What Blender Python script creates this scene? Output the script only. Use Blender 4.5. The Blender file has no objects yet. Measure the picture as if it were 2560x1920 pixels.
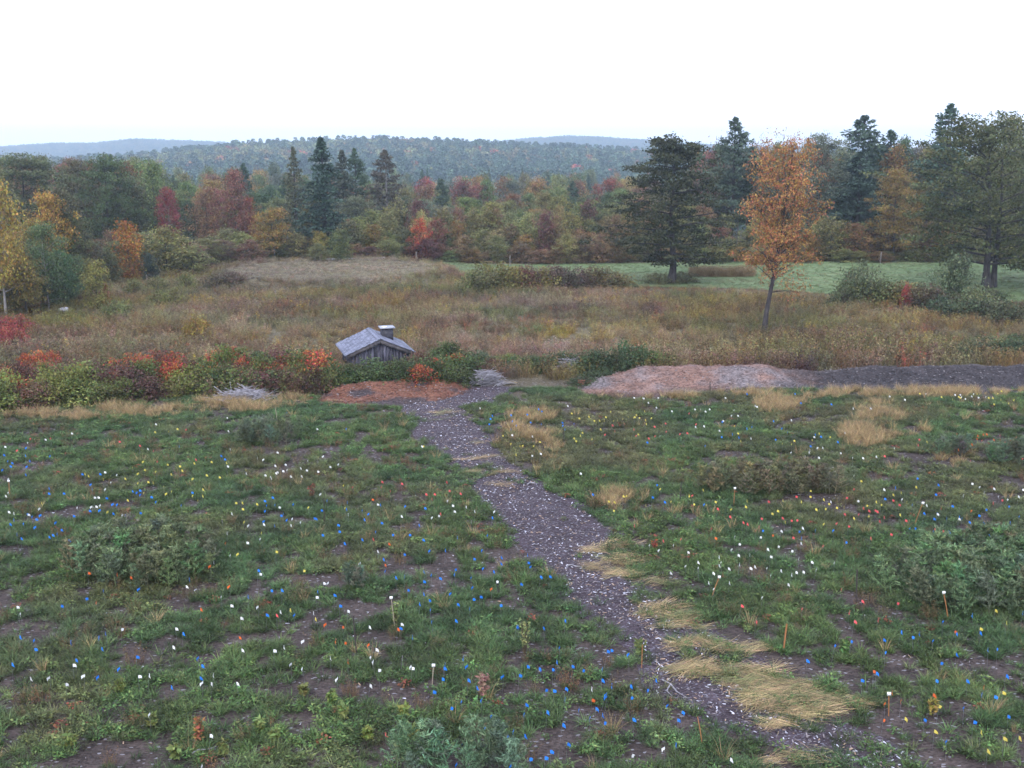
import bpy, math, random
import numpy as np
from mathutils import Vector

# ------------------------------------------------------------------ camera, sky, sun, exposure
sc = bpy.context.scene
COL = sc.collection
F = 2624.0            # focal length in photo pixels (2560 wide)
PITCH = math.radians(12.4)
CH = 10.0             # camera height above the plot
cam_d = bpy.data.cameras.new('camera')
cam_d.sensor_width = 36.0
cam_d.lens = 36.0 * F / 2560.0
cam_d.clip_start = 0.1
cam_d.clip_end = 20000
cam = bpy.data.objects.new('camera', cam_d)
cam.location = (0, 0, CH)
cam.rotation_euler = (math.pi / 2 - PITCH, 0, 0)
COL.objects.link(cam)
sc.camera = cam

SUN_EL, SUN_AZ = 42.0, 195.0      # degrees; azimuth clockwise from +Y (the view looks along +Y)
w = bpy.data.worlds.new('World')
sc.world = w
w.use_nodes = True
nt = w.node_tree
for n in list(nt.nodes):
    nt.nodes.remove(n)
wo = nt.nodes.new('ShaderNodeOutputWorld')
bg = nt.nodes.new('ShaderNodeBackground')
sky = nt.nodes.new('ShaderNodeTexSky')
sky.sky_type = 'NISHITA'
sky.sun_disc = False
sky.sun_elevation = math.radians(SUN_EL)
sky.sun_rotation = math.radians(SUN_AZ)
sky.air_density = 1.0
sky.dust_density = 4.0
sky.ozone_density = 1.0
mixw = nt.nodes.new('ShaderNodeMix')
mixw.data_type = 'RGBA'
mixw.inputs[0].default_value = 0.72          # cloud cover: an even bright layer over the clear sky
mixw.inputs[7].default_value = (11.0, 11.9, 15.0, 1)
nt.links.new(sky.outputs[0], mixw.inputs[6])
nt.links.new(mixw.outputs[2], bg.inputs[0])
bg.inputs[1].default_value = 0.12
nt.links.new(bg.outputs[0], wo.inputs[0])

sd = bpy.data.lights.new('sun', 'SUN')
sd.energy = 0.7
sd.angle = math.radians(25)
sd.color = (1.0, 0.97, 0.93)
so = bpy.data.objects.new('sun', sd)
el, az = math.radians(SUN_EL), math.radians(SUN_AZ)
sdir = Vector((math.sin(az) * math.cos(el), math.cos(az) * math.cos(el), math.sin(el)))
so.rotation_euler = (-sdir).to_track_quat('-Z', 'Y').to_euler()
so.location = (0, -20, 40)
COL.objects.link(so)

vs = sc.view_settings
vs.view_transform = 'Standard'
vs.look = 'None'
vs.gamma = 1.0
vs.exposure = 0.72
sc.cycles.max_bounces = 3
sc.cycles.diffuse_bounces = 1
sc.cycles.glossy_bounces = 1
sc.cycles.transmission_bounces = 2
sc.cycles.volume_bounces = 1
sc.cycles.use_light_tree = False
sc.cycles.denoising_prefilter = 'FAST'
sc.cycles.transparent_max_bounces = 8

# ------------------------------------------------------------------ helpers
rng = np.random.default_rng(7)
CP, SP = math.cos(PITCH), math.sin(PITCH)
K = 2560.0 / 2212.0    # measuring scale of the photo view


def ray(px, py):
    a = (px - 1280.0) / F
    b = (960.0 - py) / F
    return a, CP + b * SP, -SP + b * CP


def Gp(px, py, z=0.0):
    """point of the plane at height z seen at photo pixel px, py"""
    dx, dy, dz = ray(px, py)
    t = (z - CH) / dz
    return dx * t, dy * t


def G(u, v, z=0.0):
    return Gp(u * K, v * K, z)


def atd(u, v, y):
    """world x and z of what is seen at u, v at ground distance y"""
    dx, dy, dz = ray(u * K, v * K)
    t = y / dy
    return dx * t, CH + dz * t


def proj(x, y, z):
    dep = y * CP - (z - CH) * SP
    up = y * SP + (z - CH) * CP
    return (1280 + F * x / dep) / K, (960 - F * up / dep) / K


_tab = np.random.default_rng(99).random((256, 256))


def vnoise(x, y):
    xi = np.floor(x).astype(int); yi = np.floor(y).astype(int)
    fx = x - xi; fy = y - yi
    fx = fx * fx * (3 - 2 * fx); fy = fy * fy * (3 - 2 * fy)
    a = _tab[xi & 255, yi & 255]; b = _tab[(xi + 1) & 255, yi & 255]
    c = _tab[xi & 255, (yi + 1) & 255]; d = _tab[(xi + 1) & 255, (yi + 1) & 255]
    return (a * (1 - fx) + b * fx) * (1 - fy) + (c * (1 - fx) + d * fx) * fy


def fbm(x, y, s=1.0, oct=4, off=0.0):
    x = np.asarray(x, float); y = np.asarray(y, float)
    r = 0; a = 1; t = 0
    for i in range(oct):
        r = r + a * vnoise(x / s + 17.3 * i + off, y / s + 9.1 * i + off * 1.7)
        t += a; a *= 0.5; s *= 0.5
    return r / t


def sstep(a, b, x):
    t = np.clip((x - a) / (b - a), 0, 1)
    return t * t * (3 - 2 * t)


R1U = np.array([-900, 0, 300, 430, 560, 780, 950, 1120, 1300, 1430, 1730, 2212, 3200])
R1V = np.array([352, 345, 330, 318, 309, 303, 303, 310, 318, 326, 330, 334, 340])
R2U = np.array([-900, -170, 0, 105, 205, 285, 390, 520, 780, 1040, 1150, 1227, 1300, 1385, 1470, 1560, 2250, 3200])
R2V = np.array([330, 322, 316, 310, 309, 300, 304, 309, 312, 308, 298, 294, 296, 302, 309, 315, 322, 330])
D1, D2 = 850.0, 2100.0


def terrain(x, y):
    x = np.asarray(x, float); y = np.asarray(y, float)
    u = (1280 + F * x / np.maximum(y * CP + CH * SP, 5)) / K
    z = np.zeros_like(x + y)
    # grassy knoll in the old field
    r = np.sqrt(((x + 14.8) / 10.8) ** 2 + ((y - 87) / 11.0) ** 2)
    z = z + 0.62 * sstep(1.0, 0.82, r) * (0.9 + 0.2 * fbm(x, y, 5))
    # valley behind the wood edge
    z = z - 16.0 * sstep(112, 300, y)
    hz1 = CH + (332 * np.ones_like(u) - np.interp(u, R1U, R1V)) * K / F * D1 * 1.03 - 13.0
    z = z + (hz1 + 16.0) * sstep(420, D1, y)
    hz2 = CH + (332 - np.interp(u, R2U, R2V)) * K / F * D2 * 1.03 - 9.0
    z = z + (-30.0 - hz1) * sstep(D1 + 60, 1300, y)
    z = z + (hz2 + 30.0) * sstep(1400, D2, y) - 60 * sstep(D2 + 60, 3000, y)
    z = z + (fbm(x, y, 160, 3) - 0.5) * 8.0 * sstep(400, 700, y)
    return z


def fast_mesh(name, V, Q, smooth=False):
    me = bpy.data.meshes.new(name)
    V = np.ascontiguousarray(V, dtype=np.float32); Q = np.ascontiguousarray(Q, dtype=np.int32)
    me.vertices.add(len(V)); me.vertices.foreach_set('co', V.ravel())
    me.loops.add(Q.size); me.loops.foreach_set('vertex_index', Q.ravel())
    me.polygons.add(len(Q)); me.polygons.foreach_set('loop_start', np.arange(0, Q.size, Q.shape[1], dtype=np.int32))
    if smooth:
        me.polygons.foreach_set('use_smooth', np.ones(len(Q), dtype=bool))
    me.update(calc_edges=True)
    return me


class MB:
    def __init__(s):
        s.V = []; s.Q = []; s.n = 0

    def add(s, V, Q):
        V = np.asarray(V, float); Q = np.asarray(Q, int)
        s.V.append(V); s.Q.append(Q + s.n); s.n += len(V)

    def tube(s, P, R, k=6):
        P = np.asarray(P, float); n = len(P)
        T = np.gradient(P, axis=0); T /= np.linalg.norm(T, axis=1)[:, None] + 1e-9
        ref = np.array([1.0, 0.13, 0.07]) if abs(T[0][2]) > 0.7 else np.array([0.05, 0.1, 1.0])
        A = np.cross(T, ref); A /= np.linalg.norm(A, axis=1)[:, None] + 1e-9
        B = np.cross(T, A)
        an = np.arange(k) * 2 * math.pi / k
        ring = (A[:, None, :] * np.cos(an)[None, :, None] + B[:, None, :] * np.sin(an)[None, :, None]) * np.asarray(R, float)[:, None, None]
        V = (P[:, None, :] + ring).reshape(-1, 3)
        i, j = np.meshgrid(np.arange(n - 1), np.arange(k), indexing='ij')
        a = (i * k + j).ravel(); b = (i * k + (j + 1) % k).ravel()
        s.add(V, np.stack([a, b, b + k, a + k], 1))

    def box(s, x0, x1, y0, y1, z0, z1, M=None):
        V = np.array([[x, y, z] for z in (z0, z1) for y in (y0, y1) for x in (x0, x1)], float)
        if M is not None:
            V = V @ M[:3, :3].T + M[:3, 3]
        s.add(V, [[0, 2, 3, 1], [4, 5, 7, 6], [0, 1, 5, 4], [2, 6, 7, 3], [0, 4, 6, 2], [1, 3, 7, 5]])

    def leaves(s, C, L, W, rg, up=0.6, A=None, fold=0.15):
        C = np.asarray(C, float); n = len(C)
        N = rg.normal(size=(n, 3)); N[:, 2] += up * 1.5; N /= np.linalg.norm(N, axis=1)[:, None]
        if A is None:
            A = rg.normal(size=(n, 3))
        A = A - N * np.sum(A * N, 1)[:, None]; A /= np.linalg.norm(A, axis=1)[:, None] + 1e-9
        B = np.cross(N, A)
        L = (np.asarray(L) * np.ones(n))[:, None]; W = (np.asarray(W) * np.ones(n))[:, None]
        V = np.stack([C - A * L / 2, C + B * W / 2 + N * W * fold, C + A * L / 2, C - B * W / 2 + N * W * fold], 1).reshape(-1, 3)
        s.add(V, np.arange(4 * n).reshape(n, 4))

    def blades(s, base, az, length, width, lean, droop, rg, seg=3):
        """curved grass blades: base Nx3, az direction they bend to, lean 0 upright .. 1 flat"""
        n = len(base)
        t = np.linspace(0, 1, seg + 1)
        dirh = np.stack([np.cos(az), np.sin(az), np.zeros(n)], 1)
        side = np.stack([-np.sin(az), np.cos(az), np.zeros(n)], 1)
        tw = rg.uniform(-1.2, 1.2, n)
        side = side * np.cos(tw)[:, None] + dirh * np.sin(tw)[:, None]
        pts = []
        for ti in t:
            h = lean * ti + droop * ti * ti
            hh = np.clip(h, 0, 1.2)
            zz = ti * np.sqrt(np.clip(1 - np.clip(lean + droop * ti * 0.6, 0, .98) ** 2, 0.02, 1)) - 0.25 * droop * ti * ti
            p = base + dirh * (hh * length)[:, None] + np.array([0, 0, 1.0]) * (zz * length)[:, None]
            p[:, 2] = np.maximum(p[:, 2], 0.012)
            wd = width * (1 - ti ** 2 * 0.92)
            pts.append((p - side * wd[:, None] / 2, p + side * wd[:, None] / 2))
        V = np.stack([q for pr in pts for q in pr], 1).reshape(-1, 3)
        m = 2 * (seg + 1)
        Q = []
        for k in range(seg):
            Q.append(np.stack([np.arange(n) * m + 2 * k, np.arange(n) * m + 2 * k + 1, np.arange(n) * m + 2 * k + 3, np.arange(n) * m + 2 * k + 2], 1))
        s.add(V, np.concatenate(Q))

    def mesh(s, name, smooth=False):
        return fast_mesh(name, np.concatenate(s.V), np.concatenate(s.Q), smooth)


def tag(o, label=None, cat=None, group=None, kind=None):
    if label: o['label'] = label
    if cat: o['category'] = cat
    if group: o['group'] = group
    if kind: o['kind'] = kind
    return o


def obj(name, me, mat=None, parent=None, loc=None):
    o = bpy.data.objects.new(name, me)
    if mat is not None and me is not None and len(me.materials) == 0:
        me.materials.append(mat)
    if parent is not None:
        o.parent = parent
    if loc is not None:
        o.location = loc
    COL.objects.link(o)
    return o


def empty(name, loc, rz=0, scale=None):
    o = bpy.data.objects.new(name, None)
    o.empty_display_size = 0.2
    o.location = loc; o.rotation_euler = (0, 0, rz)
    if scale: o.scale = scale
    COL.objects.link(o)
    return o


# ------------------------------------------------------------------ materials
def new_mat(name):
    m = bpy.data.materials.new(name); m.use_nodes = True
    t = m.node_tree
    for n in list(t.nodes): t.nodes.remove(n)
    return m, t, t.nodes, t.links


def leaf_mat(name, source, trans=0.25, vmin=0.55, vmax=1.5, hue=0.035, clump=0.35, cscale=0.5):
    """foliage: colour from the object (source 'object') or from the scattered plant (source 'tint')"""
    m, t, N, L = new_mat(name)
    out = N.new('ShaderNodeOutputMaterial')
    if source == 'object':
        c = N.new('ShaderNodeObjectInfo'); col = c.outputs['Color']
    else:
        c = N.new('ShaderNodeAttribute'); c.attribute_type = 'INSTANCER'; c.attribute_name = 'tint'; col = c.outputs['Color']
    g = N.new('ShaderNodeNewGeometry')
    mr = N.new('ShaderNodeMapRange'); mr.inputs[3].default_value = vmin; mr.inputs[4].default_value = vmax
    L.new(g.outputs['Random Per Island'], mr.inputs[0])
    wn = N.new('ShaderNodeTexWhiteNoise'); wn.noise_dimensions = '1D'
    L.new(g.outputs['Random Per Island'], wn.inputs['W'])
    mh = N.new('ShaderNodeMapRange'); mh.inputs[3].default_value = 0.5 - hue; mh.inputs[4].default_value = 0.5 + hue
    L.new(wn.outputs[0], mh.inputs[0])
    mu = mr
    if clump:
        no = N.new('ShaderNodeTexNoise'); no.inputs['Scale'].default_value = cscale; no.inputs['Detail'].default_value = 1
        tc = N.new('ShaderNodeTexCoord'); L.new(tc.outputs['Object'], no.inputs['Vector'])
        mn = N.new('ShaderNodeMapRange'); mn.inputs[1].default_value = 0.3; mn.inputs[2].default_value = 0.7
        mn.inputs[3].default_value = 1 - clump; mn.inputs[4].default_value = 1 + clump
        L.new(no.outputs['Fac'], mn.inputs[0])
        mu = N.new('ShaderNodeMath'); mu.operation = 'MULTIPLY'
        L.new(mr.outputs[0], mu.inputs[0]); L.new(mn.outputs[0], mu.inputs[1])
    hs = N.new('ShaderNodeHueSaturation')
    L.new(mh.outputs[0], hs.inputs['Hue']); L.new(mu.outputs[0], hs.inputs['Value']); L.new(col, hs.inputs['Color'])
    b = N.new('ShaderNodeBsdfPrincipled'); b.inputs['Roughness'].default_value = 0.62
    b.inputs['Specular IOR Level'].default_value = 0.25
    L.new(hs.outputs[0], b.inputs['Base Color'])
    if trans > 0:
        tr = N.new('ShaderNodeBsdfTranslucent'); L.new(hs.outputs[0], tr.inputs[0])
        mx = N.new('ShaderNodeMixShader'); mx.inputs[0].default_value = trans
        L.new(b.outputs[0], mx.inputs[1]); L.new(tr.outputs[0], mx.inputs[2]); L.new(mx.outputs[0], out.inputs[0])
    else:
        L.new(b.outputs[0], out.inputs[0])
    return m


def noisy_mat(name, c1, c2, scale=4.0, rough=0.85, bump=0.3, stretch=(1, 1, 1), c3=None, per_object=0.0, detail=6):
    m, t, N, L = new_mat(name)
    out = N.new('ShaderNodeOutputMaterial'); b = N.new('ShaderNodeBsdfPrincipled')
    b.inputs['Roughness'].default_value = rough; b.inputs['Specular IOR Level'].default_value = 0.25
    tc = N.new('ShaderNodeTexCoord'); mp = N.new('ShaderNodeMapping'); mp.inputs['Scale'].default_value = stretch
    L.new(tc.outputs['Object'], mp.inputs[0])
    no = N.new('ShaderNodeTexNoise'); no.inputs['Scale'].default_value = scale; no.inputs['Detail'].default_value = detail
    L.new(mp.outputs[0], no.inputs['Vector'])
    cr = N.new('ShaderNodeValToRGB'); e = cr.color_ramp.elements
    e[0].position = 0.33; e[1].position = 0.68
    e[0].color = (*c1, 1); e[1].color = (*c2, 1)
    if c3:
        x = e.new(0.5); x.color = (*c3, 1)
    L.new(no.outputs['Fac'], cr.inputs[0])
    col = cr.outputs[0]
    if per_object:
        oi = N.new('ShaderNodeObjectInfo'); mr = N.new('ShaderNodeMapRange')
        mr.inputs[3].default_value = 1 - per_object; mr.inputs[4].default_value = 1 + per_object
        L.new(oi.outputs['Random'], mr.inputs[0])
        hs = N.new('ShaderNodeHueSaturation'); L.new(mr.outputs[0], hs.inputs['Value']); L.new(col, hs.inputs['Color']); col = hs.outputs[0]
    L.new(col, b.inputs['Base Color'])
    if bump:
        bm = N.new('ShaderNodeBump'); bm.inputs['Strength'].default_value = bump; bm.inputs['Distance'].default_value = 0.02
        L.new(no.outputs['Fac'], bm.inputs['Height']); L.new(bm.outputs[0], b.inputs['Normal'])
    L.new(b.outputs[0], out.inputs[0])
    return m


def plain(name, c, rough=0.5, metal=0.0):
    m, t, N, L = new_mat(name)
    out = N.new('ShaderNodeOutputMaterial'); b = N.new('ShaderNodeBsdfPrincipled')
    b.inputs['Base Color'].default_value = (*c, 1); b.inputs['Roughness'].default_value = rough; b.inputs['Metallic'].default_value = metal
    L.new(b.outputs[0], out.inputs[0])
    return m


def litter_mat(name, attr, scale=22.0, chips=None, bump=0.6):
    """soil or wood mulch: zone colour from the mesh, broken up by angular fragments"""
    m, t, N, L = new_mat(name)
    out = N.new('ShaderNodeOutputMaterial'); b = N.new('ShaderNodeBsdfPrincipled')
    b.inputs['Roughness'].default_value = 0.9; b.inputs['Specular IOR Level'].default_value = 0.2
    tc = N.new('ShaderNodeTexCoord')
    if isinstance(attr, str):
        a = N.new('ShaderNodeAttribute'); a.attribute_name = attr; base = a.outputs['Color']
    else:
        a = N.new('ShaderNodeRGB'); a.outputs[0].default_value = (*attr, 1); base = a.outputs[0]
    vo = N.new('ShaderNodeTexVoronoi'); vo.inputs['Scale'].default_value = scale; vo.inputs['Randomness'].default_value = 1.0
    mp = N.new('ShaderNodeMapping'); mp.inputs['Scale'].default_value = (1, 1.7, 1); L.new(tc.outputs['Object'], mp.inputs[0])
    L.new(mp.outputs[0], vo.inputs['Vector'])
    sep = N.new('ShaderNodeSeparateColor'); L.new(vo.outputs['Color'], sep.inputs[0])
    mr = N.new('ShaderNodeMapRange'); mr.inputs[3].default_value = 0.55; mr.inputs[4].default_value = 1.5
    L.new(sep.outputs[0], mr.inputs[0])
    no = N.new('ShaderNodeTexNoise'); no.inputs['Scale'].default_value = 1.3; no.inputs['Detail'].default_value = 5
    L.new(tc.outputs['Object'], no.inputs['Vector'])
    mn = N.new('ShaderNodeMapRange'); mn.inputs[1].default_value = 0.3; mn.inputs[2].default_value = 0.7
    mn.inputs[3].default_value = 0.7; mn.inputs[4].default_value = 1.35
    L.new(no.outputs['Fac'], mn.inputs[0])
    mu = N.new('ShaderNodeMath'); mu.operation = 'MULTIPLY'; L.new(mr.outputs[0], mu.inputs[0]); L.new(mn.outputs[0], mu.inputs[1])
    hs = N.new('ShaderNodeHueSaturation'); L.new(base, hs.inputs['Color']); L.new(mu.outputs[0], hs.inputs['Value'])
    col = hs.outputs[0]
    if chips:
        gt = N.new('ShaderNodeMath'); gt.operation = 'GREATER_THAN'; gt.inputs[1].default_value = chips[0]
        L.new(sep.outputs[1], gt.inputs[0])
        mx = N.new('ShaderNodeMix'); mx.data_type = 'RGBA'
        mx.inputs[7].default_value = (*chips[1], 1)
        L.new(gt.outputs[0], mx.inputs[0]); L.new(col, mx.inputs[6]); col = mx.outputs[2]
    L.new(col, b.inputs['Base Color'])
    bm = N.new('ShaderNodeBump'); bm.inputs['Strength'].default_value = bump; bm.inputs['Distance'].default_value = 0.03
    L.new(vo.outputs['Distance'], bm.inputs['Height']); L.new(bm.outputs[0], b.inputs['Normal'])
    L.new(b.outputs[0], out.inputs[0])
    return m


M = {}
M['leaf'] = leaf_mat('foliage', 'object', trans=0.25, clump=.45, cscale=.6, hue=.045)
M['needle'] = leaf_mat('needles', 'object', trans=0.08, vmin=0.6, vmax=1.4, hue=0.02)
M['tint'] = leaf_mat('field_plants', 'tint', trans=0.15, clump=0, vmin=.45, vmax=1.6)
M['tintwood'] = leaf_mat('wood_fragments', 'tint', trans=0.0, clump=0.0, hue=0.02)
M['forest'] = leaf_mat('far_foliage', 'tint', trans=0.1, vmin=0.5, vmax=1.7, clump=0)
M['bark'] = noisy_mat('bark', (0.028, 0.025, 0.026), (0.075, 0.066, 0.064), 9, 0.9, 0.5, (1, 1, 0.25))
M['palebark'] = noisy_mat('pale_bark', (0.16, 0.15, 0.14), (0.34, 0.32, 0.30), 7, 0.85, 0.4, (1, 1, 0.3))
M['stem'] = noisy_mat('stems', (0.06, 0.045, 0.03), (0.12, 0.09, 0.06), 12, 0.9, 0.0)
M['ground'] = litter_mat('soil_and_litter', 'zone', 16.0, chips=(0.965, (0.20, 0.19, 0.20)))
M['path'] = litter_mat('wood_chip_path', (0.056, 0.042, 0.050), 24.0, chips=(0.90, (0.17, 0.16, 0.19)), bump=0.8)
M['hay'] = noisy_mat('mown_grass', (0.10, 0.155, 0.06), (0.17, 0.21, 0.10), 0.5, 0.9, 0.1, (1, 2.2, 1), c3=(0.13, 0.18, 0.075))
M['mulch'] = litter_mat('mulch', 'zone', 13.0, chips=(0.98, (0.20, 0.18, 0.18)), bump=0.9)

# ------------------------------------------------------------------ the setting: ground, path, hayfield
ys = np.concatenate([np.linspace(6, 60, 120), 60 * (2600 / 60) ** (np.linspace(0, 1, 231)[1:])])
us = np.linspace(-1, 1, 281)
Y, U = np.meshgrid(ys, us, indexing='ij')
X = U * (Y * 0.95 + 30)
Z = terrain(X, Y)
Vg = np.stack([X, Y, Z], -1).reshape(-1, 3)
nr, nc = X.shape
i, j = np.meshgrid(np.arange(nr - 1), np.arange(nc - 1), indexing='ij')
a = (i * nc + j).ravel()
Qg = np.stack([a, a + 1, a + nc + 1, a + nc], 1)
me = fast_mesh('ground', Vg, Qg, True)
soil = np.array([0.050, 0.038, 0.034]); duff = np.array([0.115, 0.095, 0.052]); wood = np.array([0.050, 0.045, 0.024]); farw = np.array([0.055, 0.070, 0.035])
x_, y_ = Vg[:, 0], Vg[:, 1]
k1 = sstep(40, 50, y_ + 8 * (fbm(x_, y_, 6) - .5))[:, None]
k2 = sstep(98, 112, y_)[:, None]; k3 = sstep(400, 900, y_)[:, None]
c = soil * (1 - k1) + duff * k1
c = c * (1 - k2) + wood * k2
c = c * (1 - k3) + farw * k3
c = c * (0.8 + 0.4 * fbm(x_, y_, 9))[:, None]
at = me.color_attributes.new('zone', 'FLOAT_COLOR', 'POINT')
at.data.foreach_set('color', np.concatenate([c, np.ones((len(c), 1))], 1).astype(np.float32).ravel())
tag(obj('ground', me, M['ground']), kind='structure')

# path of wood chips
PL = [(835, 850, 1110), (868, 872, 1060), (880, 868, 985), (905, 890, 1020), (950, 925, 1052), (985, 972, 1092), (1030, 1015, 1135), (1060, 1024, 1190), (1100, 1060, 1243),
      (1150, 1122, 1318), (1180, 1155, 1305), (1230, 1188, 1320), (1290, 1238, 1400), (1340, 1318, 1470), (1400, 1385, 1560), (1450, 1405, 1640),
      (1500, 1428, 1690), (1550, 1530, 1760), (1600, 1690, 1890), (1659, 1850, 1985), (1720, 1990, 2110)]
pv = np.array(PL, float)
PY = np.array([G(0, v)[1] for v in pv[:, 0]]); PXL = np.array([G(l, v)[0] for v, l, r in PL]); PXR = np.array([G(r, v)[0] for v, l, r in PL])
o_ = np.argsort(PY); PY, PXL, PXR = PY[o_], PXL[o_] - .12, PXR[o_] + .12


def on_path(x, y, m=0.0):
    l = np.interp(y, PY, PXL) + 0.5 * (fbm(x * 0, y, 1.3, 3, 3) - .5); r = np.interp(y, PY, PXR) + 0.5 * (fbm(x * 0, y, 1.1, 3, 8) - .5)
    return (x > l - m) & (x < r + m) & (y > PY[0]) & (y < PY[-1])


yy = np.linspace(PY[0], PY[-1], 160)
tt = np.linspace(0, 1, 13)
l = np.interp(yy, PY, PXL) + 0.5 * (fbm(yy * 0, yy, 1.3, 3, 3) - .5) - 0.25
r = np.interp(yy, PY, PXR) + 0.5 * (fbm(yy * 0, yy, 1.1, 3, 8) - .5) + 0.25
XX = l[:, None] * (1 - tt) + r[:, None] * tt
YYp = np.repeat(yy[:, None], 13, 1)
ZZ = 0.006 + 0.02 * fbm(XX, YYp, 0.6, 3) * np.sin(tt * math.pi)[None, :]
n1, n2 = XX.shape
i, j = np.meshgrid(np.arange(n1 - 1), np.arange(n2 - 1), indexing='ij'); a = (i * n2 + j).ravel()
me = fast_mesh('path', np.stack([XX, YYp, ZZ], -1).reshape(-1, 3), np.stack([a, a + 1, a + n2 + 1, a + n2], 1), True)
tag(obj('path', me, M['path']), kind='structure')

# mown hayfield beyond the old field
HU = np.linspace(900, 2500, 60)
near_v = np.interp(HU, [900, 1050, 1180, 1360, 1600, 1800, 2000, 2130, 2500], [575, 600, 615, 620, 624, 636, 640, 652, 680])
far_v = np.interp(HU, [900, 1050, 1300, 1600, 2000, 2500], [562, 572, 570, 565, 566, 572])
rows = []
for q in np.linspace(0, 1, 14):
    rows.append([(*G(u, n * (1 - q) + f * q),) for u, n, f in zip(HU, near_v, far_v)])
P = np.array(rows); Zh = terrain(P[..., 0], P[..., 1]) + 0.03
n1, n2 = P.shape[:2]
i, j = np.meshgrid(np.arange(n1 - 1), np.arange(n2 - 1), indexing='ij'); a = (i * n2 + j).ravel()
me = fast_mesh('hayfield', np.concatenate([P, Zh[..., None]], -1).reshape(-1, 3), np.stack([a, a + 1, a + n2 + 1, a + n2], 1), True)
tag(obj('hayfield', me, M['hay']), kind='structure')

# ------------------------------------------------------------------ scattering of uncountable plants (geometry nodes)


def proto_collection(name, meshes, mat):
    c = bpy.data.collections.new(name)
    for k, me in enumerate(meshes):
        if not me.materials: me.materials.append(mat)
        o = bpy.data.objects.new('%s_%02d' % (name, k), me)
        c.objects.link(o)
    return c


def scatter(name, coll, nproto, pos, rot, scl, tint, label, cat, idx=None):
    n = len(pos)
    me = bpy.data.meshes.new(name)
    me.vertices.add(n); me.vertices.foreach_set('co', np.asarray(pos, np.float32).ravel())
    for nm, arr in (('rot', rot), ('scl', scl)):
        at = me.attributes.new(nm, 'FLOAT_VECTOR', 'POINT'); at.data.foreach_set('vector', np.asarray(arr, np.float32).ravel())
    at = me.attributes.new('tint', 'FLOAT_COLOR', 'POINT')
    at.data.foreach_set('color', np.concatenate([tint, np.ones((n, 1))], 1).astype(np.float32).ravel())
    if idx is None: idx = rng.integers(0, nproto, n)
    at = me.attributes.new('idx', 'INT', 'POINT'); at.data.foreach_set('value', np.asarray(idx, np.int32))
    me.update()
    o = obj(name, me)
    g = bpy.data.node_groups.new(name, 'GeometryNodeTree')
    g.interface.new_socket('Geometry', in_out='INPUT', socket_type='NodeSocketGeometry')
    g.interface.new_socket('Geometry', in_out='OUTPUT', socket_type='NodeSocketGeometry')
    N, L = g.nodes, g.links
    gi = N.new('NodeGroupInput'); go = N.new('NodeGroupOutput')
    ip = N.new('GeometryNodeInstanceOnPoints'); ci = N.new('GeometryNodeCollectionInfo')
    ci.inputs[0].default_value = coll; ci.inputs[1].default_value = True; ci.inputs[2].default_value = True
    ip.inputs['Pick Instance'].default_value = True

    def na(nm, tp):
        a = N.new('GeometryNodeInputNamedAttribute'); a.data_type = tp; a.inputs[0].default_value = nm
        return a.outputs[0]
    er = N.new('FunctionNodeEulerToRotation')
    L.new(na('rot', 'FLOAT_VECTOR'), er.inputs[0])
    L.new(gi.outputs[0], ip.inputs['Points']); L.new(ci.outputs[0], ip.inputs['Instance'])
    L.new(na('idx', 'INT'), ip.inputs['Instance Index']); L.new(er.outputs[0], ip.inputs['Rotation']); L.new(na('scl', 'FLOAT_VECTOR'), ip.inputs['Scale'])
    L.new(ip.outputs[0], go.inputs[0])
    md = o.modifiers.new('scatter', 'NODES'); md.node_group = g
    tag(o, label, cat, kind='stuff')
    return o


def rot_z(n):
    r = np.zeros((n, 3)); r[:, 2] = rng.uniform(0, 2 * math.pi, n); return r


def uni(n, a, b, zs=None):
    s = rng.uniform(a, b, n); v = np.stack([s, s, s], 1)
    if zs is not None: v[:, 2] *= rng.uniform(zs[0], zs[1], n)
    return v


# ---- plant prototypes
def p_grass(seed, n=44, l0=.11, l1=.27, rad=.09, wd=.012, lean=(.1, .75), droop=(.1, .6)):
    rg = np.random.default_rng(seed); b = MB()
    an = rg.uniform(0, 6.283, n); rr = rad * np.sqrt(rg.random(n))
    base = np.stack([rr * np.cos(an), rr * np.sin(an), np.zeros(n)], 1)
    b.blades(base, an + rg.normal(0, .7, n), rg.uniform(l0, l1, n), rg.uniform(wd * .6, wd * 1.3, n), rg.uniform(*lean, n), rg.uniform(*droop, n), rg)
    return b.mesh('grass_tuft')


def p_forb(seed, n=30, l0=.07, l1=.17, wd=.042, h=.15):
    rg = np.random.default_rng(seed); b = MB()
    an = rg.uniform(0, 6.283, n); rr = rg.uniform(.02, .16, n)
    zz = rg.uniform(.02, h, n)
    C = np.stack([rr * np.cos(an), rr * np.sin(an), zz], 1)
    A = np.stack([np.cos(an), np.sin(an), rg.uniform(-.2, .7, n)], 1)
    b.leaves(C, rg.uniform(l0, l1, n) * .7, rg.uniform(wd * .6, wd * 1.2, n), rg, 1.2, A)
    return b.mesh('forb')


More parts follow.
